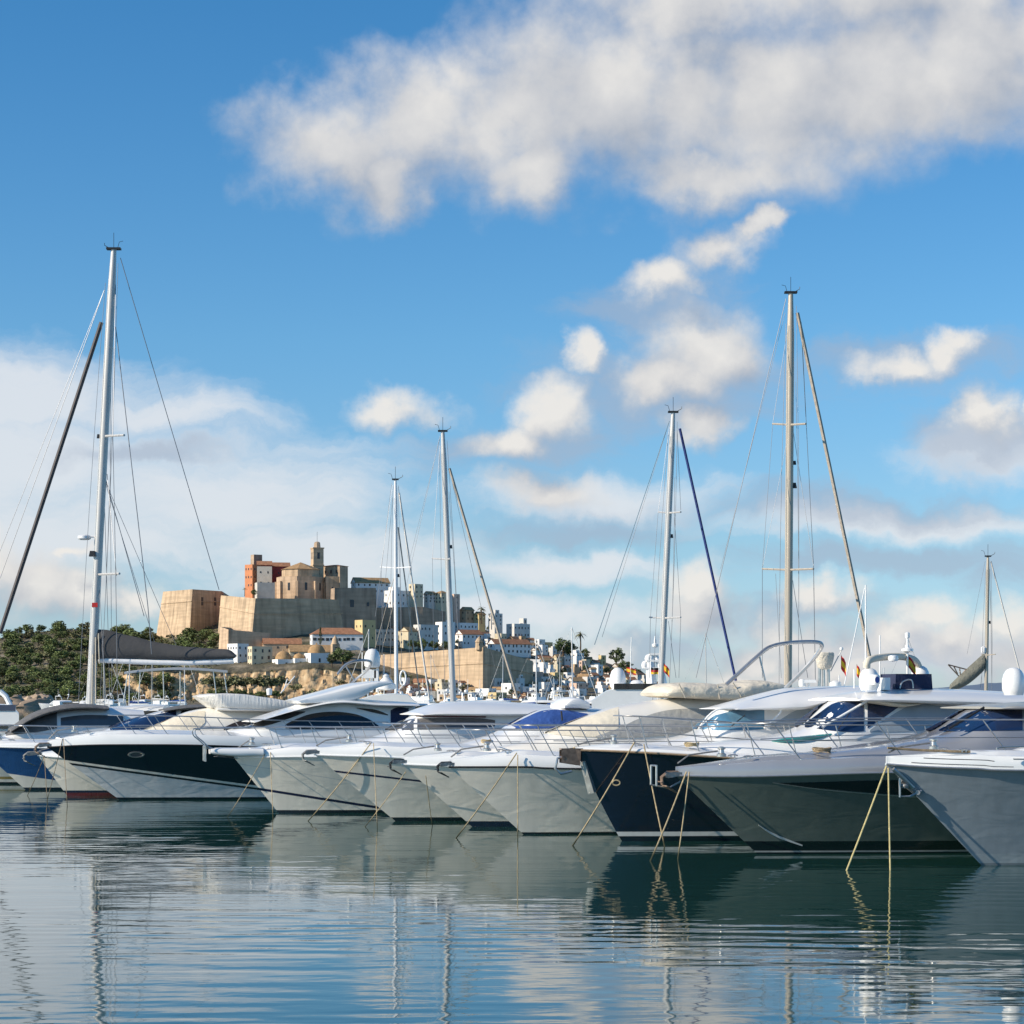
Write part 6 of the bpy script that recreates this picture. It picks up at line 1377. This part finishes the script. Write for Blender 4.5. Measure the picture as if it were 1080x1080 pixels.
lit = MATH('ADD', MATH('MULTIPLY', MATH('SUBTRACT', d0, d1), .55), MATH('ADD', .50, MATH('MULTIPLY', MATH('SUBTRACT', nB.outputs['Fac'], .5), 1.0)))
lit = MR(lit, 0.0, 1.0, smooth=False)
cm = N.new('ShaderNodeValToRGB'); e = cm.color_ramp.elements; e[0].position = 0; e[0].color = (2.5, 2.85, 3.45, 1); e[1].position = 1; e[1].color = (6.0, 5.8, 5.5, 1); e.new(.45).color = (4.2, 4.25, 4.4, 1); L.new(lit, cm.inputs[0])
# thin high sheet, and grey-blue veils
mpc = N.new('ShaderNodeMapping'); mpc.inputs['Scale'].default_value = (.42, 2.3, 1); L.new(Pw, mpc.inputs[0])
nC = NZ(mpc.outputs[0], 2.4, 9, .62, 5.0); fc = field(Pw, CIR, .3); fg = field(Pw, GRY, .2)
nCs = MATH('MULTIPLY', MATH('SUBTRACT', nC.outputs['Fac'], .5), 1.6)
ac = MATH('MULTIPLY', MR(MATH('ADD', fc, MATH('MULTIPLY', nCs, .7)), -.1, .8), .86)
ag = MATH('MULTIPLY', MR(MATH('ADD', fg, nCs), -.05, .85), .62)
m1 = N.new('ShaderNodeMix'); m1.data_type = 'RGBA'; L.new(ac, m1.inputs[0]); L.new(hs.outputs[2], m1.inputs[6]); m1.inputs[7].default_value = (5.4, 5.6, 5.85, 1)
m3 = N.new('ShaderNodeMix'); m3.data_type = 'RGBA'; L.new(ag, m3.inputs[0]); L.new(m1.outputs[2], m3.inputs[6]); m3.inputs[7].default_value = (2.65, 3.2, 4.05, 1)
m2 = N.new('ShaderNodeMix'); m2.data_type = 'RGBA'; L.new(MATH('MULTIPLY', alpha, .94), m2.inputs[0]); L.new(m3.outputs[2], m2.inputs[6]); L.new(cm.outputs[0], m2.inputs[7])
L.new(m2.outputs[2], bg.inputs['Color'])
w.cycles.sampling_method = 'MANUAL'; w.cycles.sample_map_resolution = 512

cd_ = bpy.data.cameras.new('camera'); cd_.sensor_width = 36; cd_.lens = F/1080*36; cd_.shift_y = (HY-540)/1080; cd_.clip_start = .5; cd_.clip_end = 40000
co = bpy.data.objects.new('camera', cd_); COL.objects.link(co); co.location = (0, 0, H); co.rotation_euler = (R(90), 0, 0); SC.camera = co
SC.view_settings.view_transform = 'Standard'; SC.view_settings.look = 'None'; SC.view_settings.exposure = 0.45; SC.view_settings.gamma = 1
SC.cycles.use_denoising = True; SC.cycles.max_bounces = 6; SC.cycles.glossy_bounces = 4; SC.cycles.diffuse_bounces = 3; SC.cycles.transmission_bounces = 2
SC.cycles.caustics_reflective = True; SC.cycles.blur_glossy = .2; SC.cycles.sample_clamp_indirect = 10
